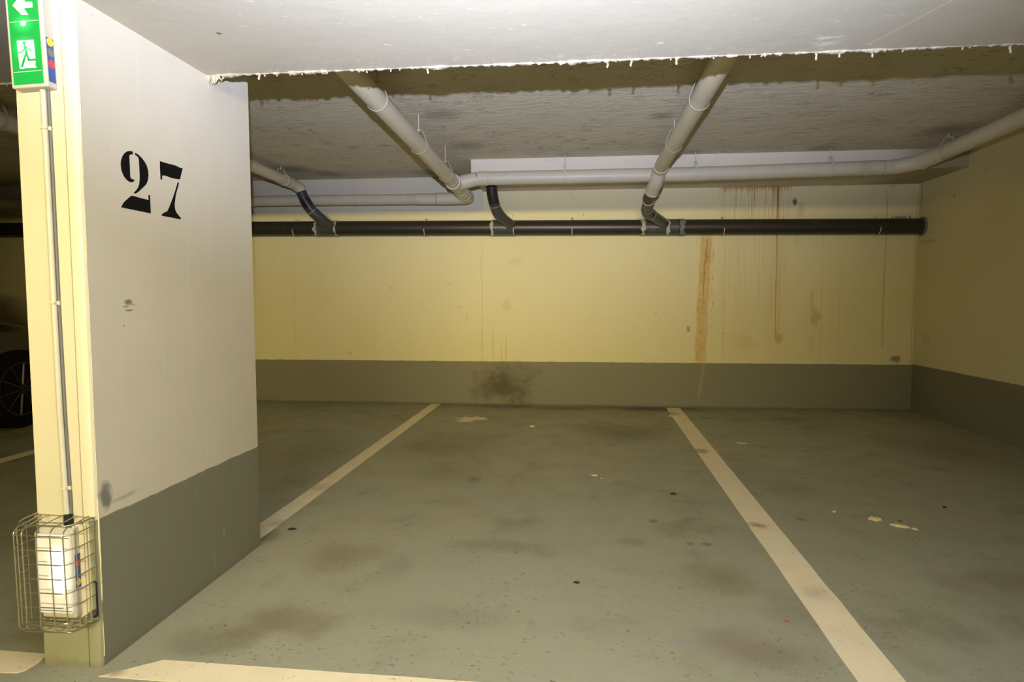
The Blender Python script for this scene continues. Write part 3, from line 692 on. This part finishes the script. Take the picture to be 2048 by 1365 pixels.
# right sloping pipe with its grey elbow
SX = 0.654; RS = 0.0545
def zs(y): return 2.132 + (5.48 - y)*0.017
sp = empty('waste_pipe', (SX, Y0P, zs(Y0P)), 'pale grey pipe running back to a black elbow, right of the middle bay', 'pipe')
T('pipe_body', [(SX, Y0P, zs(Y0P)), (SX, 3.5, zs(3.5)), (SX, 5.36, zs(5.36))], RS, M['pvc'], sp, 28)
T('elbow', fillet([(SX, 5.30, zs(5.30)), (SX, 5.40, zs(5.40)), (SX - 0.016, 5.47, 2.045), (SX - 0.040, 5.60, 1.985)], 0.07, 8), RS + 0.003, M['pvc'], sp, 28)
ring(sp, (SX, 5.30, zs(5.30)), (0, 1, -0.02), RS + 0.004, 0.0025, M['pvcline'])
ring(sp, (SX - 0.012, 5.452, 2.075), (-0.1, 0.5, -0.9), RS + 0.003, 0.0015, M['pvcline'])
ring(sp, (SX - 0.040, 5.60, 1.985), (-0.15, 0.8, -0.4), RS + 0.0035, 0.0028, M['pvcline'])

# black elbows dropping into the main pipe
def riser(name_label, pts, rad, r):
    e = empty('elbow_pipe', pts[-1], name_label, 'pipe', 'black branches into the drain pipe')
    P = fillet(pts, rad, 10)
    T('pipe_body', P, r, M['blackfit'], e, 26)
    return e, P
e1, P1 = riser('black branch pipe with two bends below the right sloping pipe', [(0.614, 5.60, 1.984), (0.600, 5.74, 1.940), (0.612, 5.98, 1.868), (0.690, 6.14, 1.846), (0.815, 6.325, 1.795)], [0.08, 0.10, 0.12], 0.049)
def sock(e, P, i0, i1, r, m=None):
    return T('socket', P[i0:i1+1], r, m or M['blackfit'], e, 26)
sock(e1, P1, 0, 6, 0.0515, M['black'])
ring(e1, P1[7], P1[8]-P1[6], 0.0515, 0.003, M['strap'])
ring(e1, P1[14], P1[15]-P1[13], 0.051, 0.004, M['greensmear']); ring(e1, P1[24], P1[25]-P1[23], 0.051, 0.004, M['greensmear'])
sock(e1, P1, 16, 22, 0.0520, M['black'])
e2, P2 = riser('black branch pipe emerging from behind the cross pipe', [(-0.815, 6.05, 2.15), (-0.805, 6.09, 2.03), (-0.780, 6.15, 1.925), (-0.745, 6.21, 1.868), (-0.655, 6.325, 1.80)], [0.06, 0.06, 0.06], 0.049)
sock(e2, P2, 0, 10, 0.0515, M['black']); sock(e2, P2, 18, 30, 0.052)
ring(e2, P2[12], P2[13]-P2[11], 0.0505, 0.0015, M['strap'])
e3, P3 = riser('black branch pipe with a bright highlight beside the pillar', [(-2.700, 6.13, 2.130), (-2.675, 6.14, 2.06), (-2.622, 6.17, 1.962), (-2.55, 6.23, 1.875), (-2.48, 6.325, 1.81)], [0.06, 0.06, 0.06], 0.049)
sock(e3, P3, 6, 14, 0.0515, M['black']); sock(e3, P3, 20, 31, 0.0525)
ring(e3, P3[19], P3[20]-P3[18], 0.051, 0.0025, M['strap'])
# upper left pipe
UX = -2.745
def zu(y): return 2.196 + (5.85 - y)*0.014
up_ = empty('waste_pipe', (UX, 6.0, 2.19), 'pale pipe sloping out from behind the pillar to the left black branch', 'pipe')
T('pipe_body', [(UX, 5.90, zu(5.9)), (UX, 4.5, zu(4.5)), (UX, Y0P, zu(Y0P))], 0.048, M['pvc'], up_, 26)
T('elbow', fillet([(UX, 5.86, zu(5.86)), (UX, 6.05, 2.193), (UX + 0.035, 6.125, 2.165), (UX + 0.047, 6.131, 2.130)], 0.06, 8), 0.0515, M['pvc'], up_, 26)
ring(up_, (UX, 5.86, zu(5.86)), (0, 1, 0), 0.052, 0.003, M['pvcline']); ring(up_, (UX, 5.97, 2.194), (0, 1, 0), 0.052, 0.0018, M['pvcline'])

# hangers ------------------------------------------------------------
def hanger_proto(r, top, name_group):
    """strap under the pipe, tapered sides, flat top bar and a threaded rod; lies in the local XZ plane"""
    e = empty('pipe_hanger', (0, 0, 0), 'x', 'pipe hanger', name_group)
    path = []
    for k in range(25):
        t = PI + PI*k/24; path.append((math.cos(t)*(r+0.0015), math.sin(t)*(r+0.0015)))
    zt = r + 0.042
    path += [(r+0.0005, 0.018), (0.026, zt-0.006), (0.021, zt), (-0.021, zt), (-0.026, zt-0.006), (-r-0.0005, 0.018)]
    bm = bmesh.new(); n = len(path); wd = 0.010; th = 0.0022; R4 = []
    for i, (x, z) in enumerate(path):
        a = Vector(path[i-1]); b = Vector(path[(i+1) % n]); d = (b-a).normalized(); nn = Vector((d.y, -d.x))
        xo, zo = x + nn.x*th, z + nn.y*th
        R4.append([bm.verts.new((x, -wd, z)), bm.verts.new((x, wd, z)), bm.verts.new((xo, wd, zo)), bm.verts.new((xo, -wd, zo))])
    for i in range(n):
        a, b = R4[i], R4[(i+1) % n]
        for k in range(4): bm.faces.new((a[k], a[(k+1) % 4], b[(k+1) % 4], b[k]))
    link('strap', bm, M['strap'], e, local=True)
    T('rod', [(0, 0, zt - 0.012), (0, 0, top)], 0.0035, M['strap'], e, 8, local=True)
    T('nut', [(0, 0, zt - 0.006), (0, 0, zt - 0.0005)], 0.008, M['strap'], e, 6, local=True)
    return e
GH = 'strap hangers of the pale pipes'
def hang(x, y, z, r, lab, rz=0.0, zt=ZC):
    e = hanger_proto(r, zt - z + 0.01, GH)
    e.location = (x, y, z); e.rotation_euler = (0, 0, rz); e['label'] = lab
hang(LX, 3.40, zl(3.40), RP, 'strap hanger on the left sloping pipe, nearest the slab')
hang(LX, 4.30, zl(4.30), RP, 'strap hanger on the left sloping pipe, the middle one')
hang(LX, 5.17, zl(5.17), RP, 'strap hanger on the left sloping pipe, nearest its junction')
hang(SX, 3.68, zs(3.68), RS, 'strap hanger on the right sloping pipe, nearest the slab')
hang(SX, 4.62, zs(4.62), RS, 'strap hanger on the right sloping pipe, halfway back')
hang(UX, 5.80, zu(5.80), 0.048, 'strap hanger on the pipe that comes from behind the pillar')
hang(-0.120, YH, zh(-0.1), RH, 'strap hanger on the cross pipe, left of the right sloping pipe', PI/2)
hang(0.975, YH, zh(0.975), RH, 'strap hanger on the cross pipe, just right of the right sloping pipe', PI/2)
hang(2.06, YH, zh(2.06), RH, 'strap hanger on the cross pipe, nearest the right corner', PI/2)
hang(RX, 5.20, zr(5.20), RP + 0.001, 'strap hanger on the pipe along the right wall')
# small wall clips of the dim pipe
def halfclip(x, lab):
    e = empty('pipe_clip', (x, 6.235, z2(x)), lab, 'pipe clip', 'wall clips of the dim pale pipe')
    pts = [(x, 6.235 - math.cos(a)*(RL+0.002), z2(x) + math.sin(a)*(RL+0.002)) for a in [math.radians(q) for q in range(-10, -181, -10)]]
    T('hook', pts, 0.0035, M['strap'], e, 8)
    T('stud', [(x, 6.235 + RL, z2(x)), (x, YB + 0.004, z2(x))], 0.004, M['zinc'], e, 8)
halfclip(-3.24, 'thin wall clip on the dim pale pipe, beside the pillar'); halfclip(-2.17, 'thin wall clip on the dim pale pipe, farther from the pillar')

# pipes of the neighbouring bay, seen left of the pillar
q = empty('waste_pipe', (-3.55, 3.8, 2.18), 'dark pale pipe under the ceiling left of the pillar', 'pipe')
T('pipe_body', [(-3.55, Y0P, 2.20), (-3.55, 4.02, 2.18), (-3.55, 5.9, 2.16)], 0.056, M['pvc'], q, 26)
ring(q, (-3.55, 3.86, 2.182), (0, 1, 0), 0.058, 0.005, M['pvc'])
hang(-3.55, 3.70, 2.183, 0.056, 'strap hanger on the dark pipe left of the pillar')

# ------------------------------------------------------------------ exit sign on the pillar
YS = 1.655
ARROW = [(-1.5307, 1.8773), (-1.5056, 1.8512), (-1.4862, 1.8503), (-1.4982, 1.8688), (-1.4726, 1.8696), (-1.4732, 1.8838), (-1.4976, 1.8850), (-1.4830, 1.9040), (-1.5030, 1.9045)]
def quadbox(bm, q4, y0, y1):
    poly_prism(bm, q4, lambda u, v, w_: (u, y0 + w_, v), y1 - y0)
top = 2.003 - 0.09  # stops just under the slab
def lerp(a, b, t): return a + (b-a)*t
def sgn(u, v):
    """sign coordinates: u 0..1 across, v metres above the lower edge, hung about two degrees off plumb"""
    a = math.radians(1.9)
    x, z = u*0.108, v
    return (-1.5486 + x*math.cos(a) - z*math.sin(a), 1.6575 + x*math.sin(a) + z*math.cos(a))
HS = 0.245
sign = empty('exit_sign', (-1.50, 1.688, 1.66), 'lit green emergency exit sign with an arrow and running figure on the pillar', 'sign')
bm = bmesh.new(); quadbox(bm, [sgn(0, 0), sgn(1, 0), sgn(1, HS), sgn(0, HS)], YS + 0.002, 1.692)
link('housing', bm, M['housing'], sign, bevel=0.004)
# green lit panel; two lamps behind it show as bright spots
g = G('lit_green_sign_panel', 0.25, 0.5)
h1 = g.blob(g.x, g.z, -1.5035, 1.829, 0.042, 0.034, 1.0); h2 = g.blob(g.x, g.z, -1.503, 1.765, 0.046, 0.044, 1.0)
c1 = g.blob(g.x, g.z, -1.5035, 1.829, 0.013, 0.011, 1.0)
hh = g.math('MAXIMUM', h1, h2)
ec = g.mix(hh*0.55, (0.01, 0.42, 0.06), (0.10, 1.0, 0.25)); ec = g.mix(c1, ec, (0.9, 1.0, 0.9))
g._in(g.b.inputs['Emission Color'], ec); g._in(g.b.inputs['Emission Strength'], 0.62 + hh*0.5 + c1*2.0)
M['signgreen'] = g.done((0.01, 0.22, 0.04))
g = G('lit_white_sign_mark', 0.25, 0.5)
h2 = g.blob(g.x, g.z, -1.503, 1.770, 0.05, 0.05, 1.0)
g._in(g.b.inputs['Emission Color'], g.mix(h2, (0.95, 0.9, 0.8), (0.85, 1.0, 0.85))); g._in(g.b.inputs['Emission Strength'], 0.65 + h2*0.9)
M['signwhite'] = g.done((0.6, 0.6, 0.55))
bm = bmesh.new(); quadbox(bm, [sgn(0.085, 0.0085), sgn(0.905, 0.0085), sgn(0.905, HS-0.008), sgn(0.085, HS-0.008)], YS, YS + 0.003)
pan = link('lit_panel', bm, M['signgreen'], sign, bevel=0.001)
for v in (0.0415, 0.1745):
    bm = bmesh.new(); quadbox(bm, [sgn(0.12, v), sgn(0.88, v), sgn(0.88, v+0.0011), sgn(0.12, v+0.0011)], YS - 0.0006, YS + 0.001)
    link('seam', bm, M['signwhite'], pan)
bm = bmesh.new(); quadbox(bm, [sgn(0.10, 0.134), sgn(0.89, 0.134), sgn(0.89, 0.1347), sgn(0.10, 0.1347)], YS - 0.0004, YS + 0.001); link('seam', bm, M['greycable'], pan)
bm = bmesh.new(); quadbox(bm, ARROW, YS - 0.0012, YS + 0.001); link('arrow', bm, M['signwhite'], pan)
bm = bmesh.new()
quadbox(bm, [(-1.5185, 1.7088), (-1.5060, 1.7082), (-1.5040, 1.7120), (-1.5000, 1.7100), (-1.4690, 1.7106), (-1.4730, 1.7165), (-1.4712, 1.7285), (-1.4744, 1.7842), (-1.5233, 1.7832)], YS - 0.0012, YS + 0.001)
link('door_symbol', bm, M['signwhite'], pan)
bm = bmesh.new()
def stroke(bm, pts, w_):
    for a, b in zip(pts, pts[1:]):
        a, b = Vector(a), Vector(b); d = (b-a).normalized()*1.0; n_ = Vector((-d.y, d.x))*w_/2; e_ = d*w_*0.3
        quadbox(bm, [tuple(a - e_ - n_), tuple(b + e_ - n_), tuple(b + e_ + n_), tuple(a - e_ + n_)], YS - 0.0022, YS + 0.0)
quadbox(bm, [(-1.5010 + math.cos(t*PI/8)*0.0046, 1.7760 + math.sin(t*PI/8)*0.0046) for t in range(16)], YS - 0.0022, YS)
stroke(bm, [(-1.4995, 1.7690), (-1.4955, 1.7500)], 0.0062)
stroke(bm, [(-1.4960, 1.7500), (-1.5050, 1.7290), (-1.5105, 1.7145)], 0.0060)
stroke(bm, [(-1.4950, 1.7490), (-1.4900, 1.7310), (-1.4700, 1.7315)], 0.0052)
stroke(bm, [(-1.4990, 1.7650), (-1.5080, 1.7530), (-1.5200, 1.7505)], 0.0028)
stroke(bm, [(-1.4985, 1.7670), (-1.4880, 1.7610), (-1.4815, 1.7540)], 0.0028)
link('running_figure', bm, M['signgreen'], pan)
# stickers on the right side of the housing
def mcol(n_, c_, s_=0.4): return simple(n_, c_, 0.45, s_, var=0.05, bump=0)
M['blue'] = mcol('blue_sticker', (0.03, 0.09, 0.34)); M['yellow'] = mcol('yellow_sticker', (0.75, 0.58, 0.03)); M['red'] = mcol('red_sticker', (0.70, 0.04, 0.05)); M['gdot'] = mcol('grey_sticker', (0.17, 0.17, 0.17))
def side_sticker(parent, X, y0, y1, z0, z1, dots, lean=0.0, zref=0.0):
    def fx(z): return X - (z - zref)*lean
    bm = bmesh.new(); vs = []
    for z in (z0, z1):
        for y in (y0, y1):
            for dx in (-0.0005, 0.0009): vs.append(bm.verts.new((fx(z) + dx, y, z)))
    for f in ((0,1,3,2),(4,6,7,5),(0,4,5,1),(2,3,7,6),(1,5,7,3),(0,2,6,4)): bm.faces.new([vs[i] for i in f])
    st = link('sticker', bm, M['blue'], parent)
    for zc, r, m in dots:
        bm = bmesh.new(); n = 20; yc = (y0+y1)/2
        ring_ = [(yc + math.cos(2*PI*k/n)*min(r, (y1-y0)/2 - 0.0006), zc + math.sin(2*PI*k/n)*r) for k in range(n)]
        poly_prism(bm, ring_, lambda u, v, w_: (fx(v) + 0.0008 + w_, u, v), 0.0007)
        link('dot', bm, M[m], st)
XS = sgn(1, 0)[0]
side_sticker(sign, XS, 1.663, 1.686, 1.676, 1.795, [(1.784, 0.0115, 'yellow'), (1.756, 0.0115, 'gdot'), (1.725, 0.0115, 'red')], math.tan(math.radians(1.9)), sgn(1, 0)[1])

# cable duct and cable down the pillar front
cb = empty('cable_conduit', (-1.466, 1.685, 0.45), 'white conduit with a grey cable running down the pillar front', 'conduit')
cp = [(-1.478, 1.683, 1.668), (-1.4765, 1.683, 1.40), (-1.476, 1.683, 1.07), (-1.473, 1.683, 0.75), (-1.468, 1.683, 0.50), (-1.466, 1.683, 0.462)]
T('conduit_tube', cp, 0.0082, M['conduit'], cb, 16)
T('cable', [(x + 0.0125, 1.687, z) for x, y, z in cp[:-1]] + [(-1.4555, 1.686, 0.44)], 0.0036, M['greycable'], cb, 10)
bm = bmesh.new(); box(bm, -1.4700, -1.4520, 1.672, 1.691, 0.425, 0.462); box(bm, -1.4745, -1.4650, 1.676, 1.691, 0.430, 0.450)
link('cable_gland', bm, M['dark'], cb, bevel=0.002)
for z, x in ((1.556, -1.4765), (1.071, -1.476), (0.538, -1.469)):
    bm = bmesh.new(); box(bm, x - 0.0155, x + 0.0165, 1.6855, 1.691, z - 0.0035, z + 0.0035); box(bm, x - 0.0098, x + 0.0098, 1.6730, 1.687, z - 0.003, z + 0.003); box(bm, x + 0.009, x + 0.0165, 1.682, 1.69, z - 0.006, z + 0.005)
    link('conduit_clip', bm, M['strap'], cb, bevel=0.001)

# emergency lamp at the foot of the pillar
lamp = empty('emergency_lamp', (-1.49, 1.688, 0.15), 'small white emergency lamp glowing inside the wire cage', 'lamp')
bm = bmesh.new(); box(bm, -1.5455, -1.4385, 1.668, 1.692, 0.158, 0.424); link('housing', bm, M['housing'], lamp, bevel=0.004)
g = G('glowing_lamp_cover', 0.3, 0.5)
b1 = g.blob(g.x, g.z, -1.478, 0.335, 0.040, 0.055, 1.0); b2 = g.blob(g.x, g.z, -1.476, 0.275, 0.040, 0.055, 1.0)
bb = b1 + b2
g._in(g.b.inputs['Emission Color'], (1.0, 0.93, 0.78)); g._in(g.b.inputs['Emission Strength'], 0.22 + bb*2.2)
rib = g.ss(g.noise(1, 0), 0.0, 1.0)
M['cover'] = g.done((0.74, 0.71, 0.66))
bm = bmesh.new(); box(bm, -1.5430, -1.4410, 1.654, 1.670, 0.176, 0.410); cov = link('cover', bm, M['cover'], lamp, bevel=0.006)
for z in (0.400, 0.186):
    bm = bmesh.new(); box(bm, -1.541, -1.443, 1.6528, 1.656, z - 0.001, z + 0.001); link('seam', bm, M['greycable'], cov)
side_sticker(lamp, -1.4385, 1.671, 1.689, 0.245, 0.345, [(0.318, 0.010, 'red'), (0.262, 0.010, 'yellow')])
# wire cage
cage = empty('wire_cage', (-1.48, 1.69, 0.14), 'bent galvanised wire cage around the lamp on the pillar', 'cage')
X0, X1, Y0, Y1 = -1.575, -1.388, 1.598, 1.688
def cpath(z, dz=0.0, k=0.0):
    return fillet([(X0 + 0.008, Y1, z + dz), (X0 + k, Y0 + 0.028, z + dz*0.6), (X0 + 0.014 + k, Y0, z), (X1 - 0.020, Y0, z - 0.001), (X1 - 0.002, Y0 + 0.030, z + 0.001), (X1, Y1, z + 0.002)], 0.018, 5)
bm = bmesh.new(); RW = 0.0017
zz = [0.427, 0.386, 0.346, 0.305, 0.265, 0.224, 0.180]
for i, z in enumerate(zz): tube(bm, cpath(z, random.uniform(-.001, .001), random.uniform(-0.002, 0.001)), RW, 8)
zt_, zb_ = 0.443, 0.158
lean = 0.004
for x in (-1.556, -1.532, -1.490, -1.447, -1.408):
    tube(bm, fillet([(x + 0.004, Y1, zt_ + 0.012), (x, Y0 + 0.012, zt_ + 0.004), (x, Y0 - 0.0015, zt_ - 0.008), (x + lean, Y0 - 0.0015, zb_ + 0.004), (x + lean, Y0 + 0.01, zb_ - 0.006), (x + lean + 0.008, Y1, zb_ - 0.014)], 0.010, 4), RW, 8)
for y in (1.628, 1.660):
    tube(bm, fillet([(X0 + 0.02, y, zt_ + 0.008), (X0 - 0.001, y, zt_ - 0.004), (X0 + 0.003, y, zb_)], 0.010, 4), RW, 8)
    tube(bm, fillet([(X1 - 0.02, y, zt_ + 0.008), (X1 - 0.001 - (0.008 if y < 1.63 else 0), y, zt_ - 0.004), (X1 + 0.002 - (0.008 if y < 1.63 else 0), y, zb_ - 0.002)], 0.010, 4), RW, 8)
link('wire_mesh', bm, M['wire'], cage, smooth=True)
def frame(z, nm, off=0.0):
    T(nm, fillet([(X0 + 0.01, Y1, z + 0.004 + off), (X0 + 0.006, Y0 + 0.035, z + off), (X0 + 0.022, Y0 + 0.010, z), (X1 - 0.022, Y0 + 0.012, z), (X1 - 0.006, Y0 + 0.04, z), (X1, Y1, z)], 0.016, 5), 0.0023, M['wire'], cage, 10)
frame(0.452, 'top_frame', 0.004); frame(0.147, 'bottom_frame')
T('back_frame', [(X0 + 0.01, Y1 - 0.002, 0.456), (X1, Y1 - 0.002, 0.452), (X1 + 0.001, Y1 - 0.002, 0.146), (X0 + 0.012, Y1 - 0.002, 0.146)], 0.0023, M['wire'], cage, 8, closed=True)
T('bottom_rod', [(X0 + 0.03, Y0 + 0.03, 0.155), (X1 - 0.03, Y0 + 0.03, 0.153)], 0.003, M['wire'], cage, 8)
T('latch_rod', fillet([(-1.393, 1.684, 0.262), (-1.386, 1.684, 0.262), (-1.386, 1.684, 0.160), (-1.398, 1.682, 0.157)], 0.006, 4), 0.0026, M['dark'], cage, 10)
T('latch_bolt', [(-1.400, 1.692, 0.168), (-1.400, 1.672, 0.168)], 0.0095, M['greensmear'], cage, 14)
bm = bmesh.new(); box(bm, -1.566, -1.552, 1.676, 1.690, 0.440, 0.456); link('top_clip', bm, M['zinc'], cage, bevel=0.002)

# ------------------------------------------------------------------ debris on the floor
def flake(x, y, r, h, mat, label, cat, name, seed, sx=1.0, rz=0.0):
    bm = bmesh.new(); n = 16; pts = []
    for k in range(n):
        t = 2*PI*k/n; rr = r*(0.62 + 0.75*abs(mnoise.noise((math.cos(t)*1.7, math.sin(t)*1.7, seed*3.7))) + 0.25*mnoise.noise((math.cos(t)*4, math.sin(t)*4, seed)))
        pts.append((math.cos(t)*rr*sx, math.sin(t)*rr))
    c_ = bm.verts.new((0, 0, h)); lo = []; hi = []
    for u, v in pts:
        lo.append(bm.verts.new((u, v, 0))); hi.append(bm.verts.new((u*0.75, v*0.75, h*(0.7 + 0.5*mnoise.noise((u*90, v*90, seed))))))
    for k in range(n):
        j = (k+1) % n; bm.faces.new((lo[k], lo[j], hi[j], hi[k])); bm.faces.new((hi[k], hi[j], c_))
    bm.faces.new(lo[::-1])
    o = link(name, bm, mat, None, smooth=False); o.location = (x, y, 0.0005); o.rotation_euler = (0, 0, rz)
    return tag(o, label, cat)
M['crumb'] = simple('cream_paint_crumb', (0.80, 0.68, 0.36), 0.7, 0.2, scale=60)
M['crumbw'] = simple('white_plaster_crumb', (0.70, 0.67, 0.60), 0.7, 0.2, scale=60)
M['leaf'] = simple('dry_orange_leaf', (0.42, 0.14, 0.03), 0.6, 0.3, scale=60)
M['grit'] = simple('dark_grit', (0.025, 0.022, 0.018), 0.6, 0.3, scale=60)
M['brownish'] = simple('brown_scrap', (0.12, 0.07, 0.03), 0.7, 0.3, scale=60)
M['bare'] = simple('bare_screed_patch', (0.85, 0.70, 0.45), 0.7, 0.2, scale=25, bump=0.2)
flake(1.450, 3.245, 0.030, 0.012, M['crumb'], 'round cream paint flake lying right of the right parking line', 'paint flake', 'paint_flake', 1.0, 1.25)
flake(1.525, 3.160, 0.026, 0.009, M['crumb'], 'long cream paint flake right of the round one', 'paint flake', 'paint_flake', 2.3, 1.9, -0.55)
flake(1.575, 3.125, 0.012, 0.006, M['crumb'], 'crumb of cream paint at the end of the long flake', 'paint flake', 'paint_flake', 3.1, 1.5, -0.5)
flake(1.294, 3.342, 0.011, 0.008, M['crumb'], 'small cream paint flake nearest the right parking line', 'paint flake', 'paint_flake', 4.4, 1.1)
flake(1.560, 3.235, 0.009, 0.003, M['brownish'], 'pale brown scrap behind the long cream flake', 'scrap', 'scrap', 5.2, 1.8)
bm = bmesh.new()
pt = [(-0.17, 0.02), (-0.10, 0.03), (-0.07, 0.075), (-0.03, 0.05), (0.0, 0.06), (0.03, 0.09), (0.06, 0.06), (0.12, 0.07), (0.10, 0.035), (0.16, 0.01), (0.09, -0.015), (0.04, -0.03), (0.01, -0.07), (-0.04, -0.09), (-0.09, -0.085), (-0.12, -0.06), (-0.07, -0.03), (-0.10, -0.005)]
pt = [(u + 0.008*mnoise.noise((u*60, v*60, 1)), v + 0.008*mnoise.noise((u*50, v*50, 5))) for u, v in pt]
poly_prism(bm, pt, lambda u, v, w_: (-0.95 + u, 5.67 + v*1.5, w_), 0.0012)
tag(link('floor_patch', bm, M['bare']), 'light brown bare patch on the floor near the back wall', 'floor patch')
flake(0.108, 3.905, 0.018, 0.006, M['crumbw'], 'white plaster crumb in the middle of the bay floor', 'plaster crumb', 'plaster_crumb', 6.1, 1.2)
flake(0.145, 3.840, 0.008, 0.004, M['crumbw'], 'tiny white crumb in front of the middle one', 'plaster crumb', 'plaster_crumb', 6.9)
flake(0.880, 5.985, 0.040, 0.007, M['crumbw'], 'white plaster crumb on the far end of the right line', 'plaster crumb', 'plaster_crumb', 7.7, 1.7)
flake(1.215, 4.90, 0.025, 0.004, M['crumbw'], 'thin white sliver on the floor right of the line, far back', 'plaster crumb', 'plaster_crumb', 8.8, 1.9, -0.3)
flake(-0.38, 5.38, 0.025, 0.010, M['crumbw'], 'pale crumb behind the middle of the bay floor', 'plaster crumb', 'plaster_crumb', 9.1, 1.3)
flake(0.528, 3.570, 0.014, 0.008, M['grit'], 'black pebble left of the right parking line', 'pebble', 'pebble', 10.2, 1.5)
flake(0.000, 2.397, 0.009, 0.006, M['grit'], 'black speck of grit in the middle foreground', 'grit', 'grit', 11.5, 1.7)
flake(1.886, 3.468, 0.011, 0.008, M['grit'], 'black pebble farthest right on the floor', 'pebble', 'pebble', 12.4)
flake(-1.335, 2.84, 0.014, 0.006, M['grit'], 'black speck beside the left line near the pillar', 'grit', 'grit', 13.4, 1.8)
flake(0.700, 2.170, 0.009, 0.003, M['leaf'], 'orange scrap in the foreground left of the right line', 'scrap', 'scrap', 14.2, 1.4)
flake(1.357, 3.978, 0.016, 0.003, M['leaf'], 'rusty brown scrap right of the right line', 'scrap', 'scrap', 15.8, 1.2)
flake(-0.20, 2.15, 0.006, 0.002, M['leaf'], 'tiny orange speck in the foreground', 'scrap', 'scrap', 16.5, 1.3)

# ------------------------------------------------------------------ dark car in the bay beyond the pillar
M['carpaint'] = simple('black_car_paint', (0.006, 0.007, 0.010), 0.25, 0.5, var=0.05, bump=0)
M['glass'] = simple('dark_car_glass', (0.004, 0.004, 0.005), 0.1, 0.5, var=0.02, bump=0)
M['rim'] = simple('dark_alloy', (0.03, 0.026, 0.024), 0.35, 0.5, 0.6, bump=0)
M['tyre'] = simple('tyre_rubber', (0.008, 0.008, 0.008), 0.85, 0.1, bump=0.1)
CX, CY = -5.56, 3.55      # car centre
car = empty('car', (CX, CY, 0), 'dark parked car in the bay left of the pillar', 'car')
secs = []   # (y, half width at sill, beltline z, half width at belt, top z, top half width, low z)
data = [(-2.05, 0.66, 0.62, 0.60, 0.66, 0.50, 0.34), (-1.95, 0.80, 0.80, 0.74, 0.88, 0.62, 0.24), (-1.6, 0.87, 0.88, 0.82, 1.15, 0.58, 0.20), (-1.1, 0.89, 0.90, 0.85, 1.40, 0.58, 0.18),
        (-0.3, 0.90, 0.90, 0.86, 1.46, 0.60, 0.18), (0.4, 0.90, 0.90, 0.86, 1.38, 0.60, 0.18), (1.0, 0.89, 0.89, 0.85, 1.00, 0.66, 0.18), (1.25, 0.89, 0.87, 0.84, 0.93, 0.70, 0.18),
        (1.8, 0.86, 0.80, 0.80, 0.85, 0.66, 0.20), (2.1, 0.74, 0.66, 0.68, 0.72, 0.55, 0.26), (2.2, 0.60, 0.55, 0.55, 0.58, 0.45, 0.34)]
bm = bmesh.new(); R_ = []
for y, hw, bz, hb, tz, ht, lz in data:
    half = [(hw*0.9, lz), (hw, lz + 0.12), (hw, (lz+bz)/2), (hb, bz), (lerp(hb, ht, 0.75), lerp(bz, tz, 0.78)), (ht*0.8, tz)]
    row = [bm.verts.new((CX + x, CY + y, z)) for x, z in half] + [bm.verts.new((CX - x, CY + y, z)) for x, z in half[::-1]]
    R_.append(row)
for a, b in zip(R_, R_[1:]):
    n = len(a)
    for k in range(n): bm.faces.new((a[k], a[(k+1) % n], b[(k+1) % n], b[k]))
bm.faces.new(R_[0][::-1]); bm.faces.new(R_[-1])
body = link('body', bm, M['carpaint'], car, smooth=True); ss_ = body.modifiers.new('sub', 'SUBSURF'); ss_.levels = 2; ss_.render_levels = 2
bm = bmesh.new()
poly_prism(bm, [(-1.35, 0.93), (0.75, 0.93), (0.30, 1.30), (-0.3, 1.36), (-1.0, 1.32)], lambda u, v, w_: (CX + 0.86 - (v-0.9)*0.50 - w_, CY + u, v), 0.01)
link('side_window', bm, M['glass'], car)
bm = bmesh.new(); box(bm, CX + 0.86, CX + 1.03, CY + 0.55, CY + 0.68, 0.93, 1.04); link('mirror', bm, M['carpaint'], car, bevel=0.02)
for sx in (1, -1):
    for wy in (-1.32, 1.38):
        wx = CX + sx*0.80; wyy = CY + wy; r = 0.33
        bm = bmesh.new(); tube(bm, [(wx - 0.10, wyy, r), (wx - 0.09, wyy, r), (wx + 0.10, wyy, r), (wx + 0.112, wyy, r)], [r - 0.02, r, r, r - 0.02], 40)
        wh_ = link('wheel', bm, M['tyre'], car, smooth=True)
        xf = wx + sx*0.114
        bm = bmesh.new(); tube(bm, [(xf, wyy + math.cos(2*PI*k/32)*0.222, r + math.sin(2*PI*k/32)*0.222) for k in range(32)], 0.010, 8, closed=True)
        for k in range(10):
            t = 2*PI*k/10 + 0.2
            tube(bm, [(xf, wyy + math.cos(t)*0.03, r + math.sin(t)*0.03), (xf, wyy + math.cos(t)*0.22, r + math.sin(t)*0.22)], [0.014, 0.010], 6)
        tube(bm, [(xf - 0.004*sx, wyy, r), (xf + 0.012*sx, wyy, r)], 0.04, 16)
        link('rim', bm, M['rim'], wh_, smooth=True)
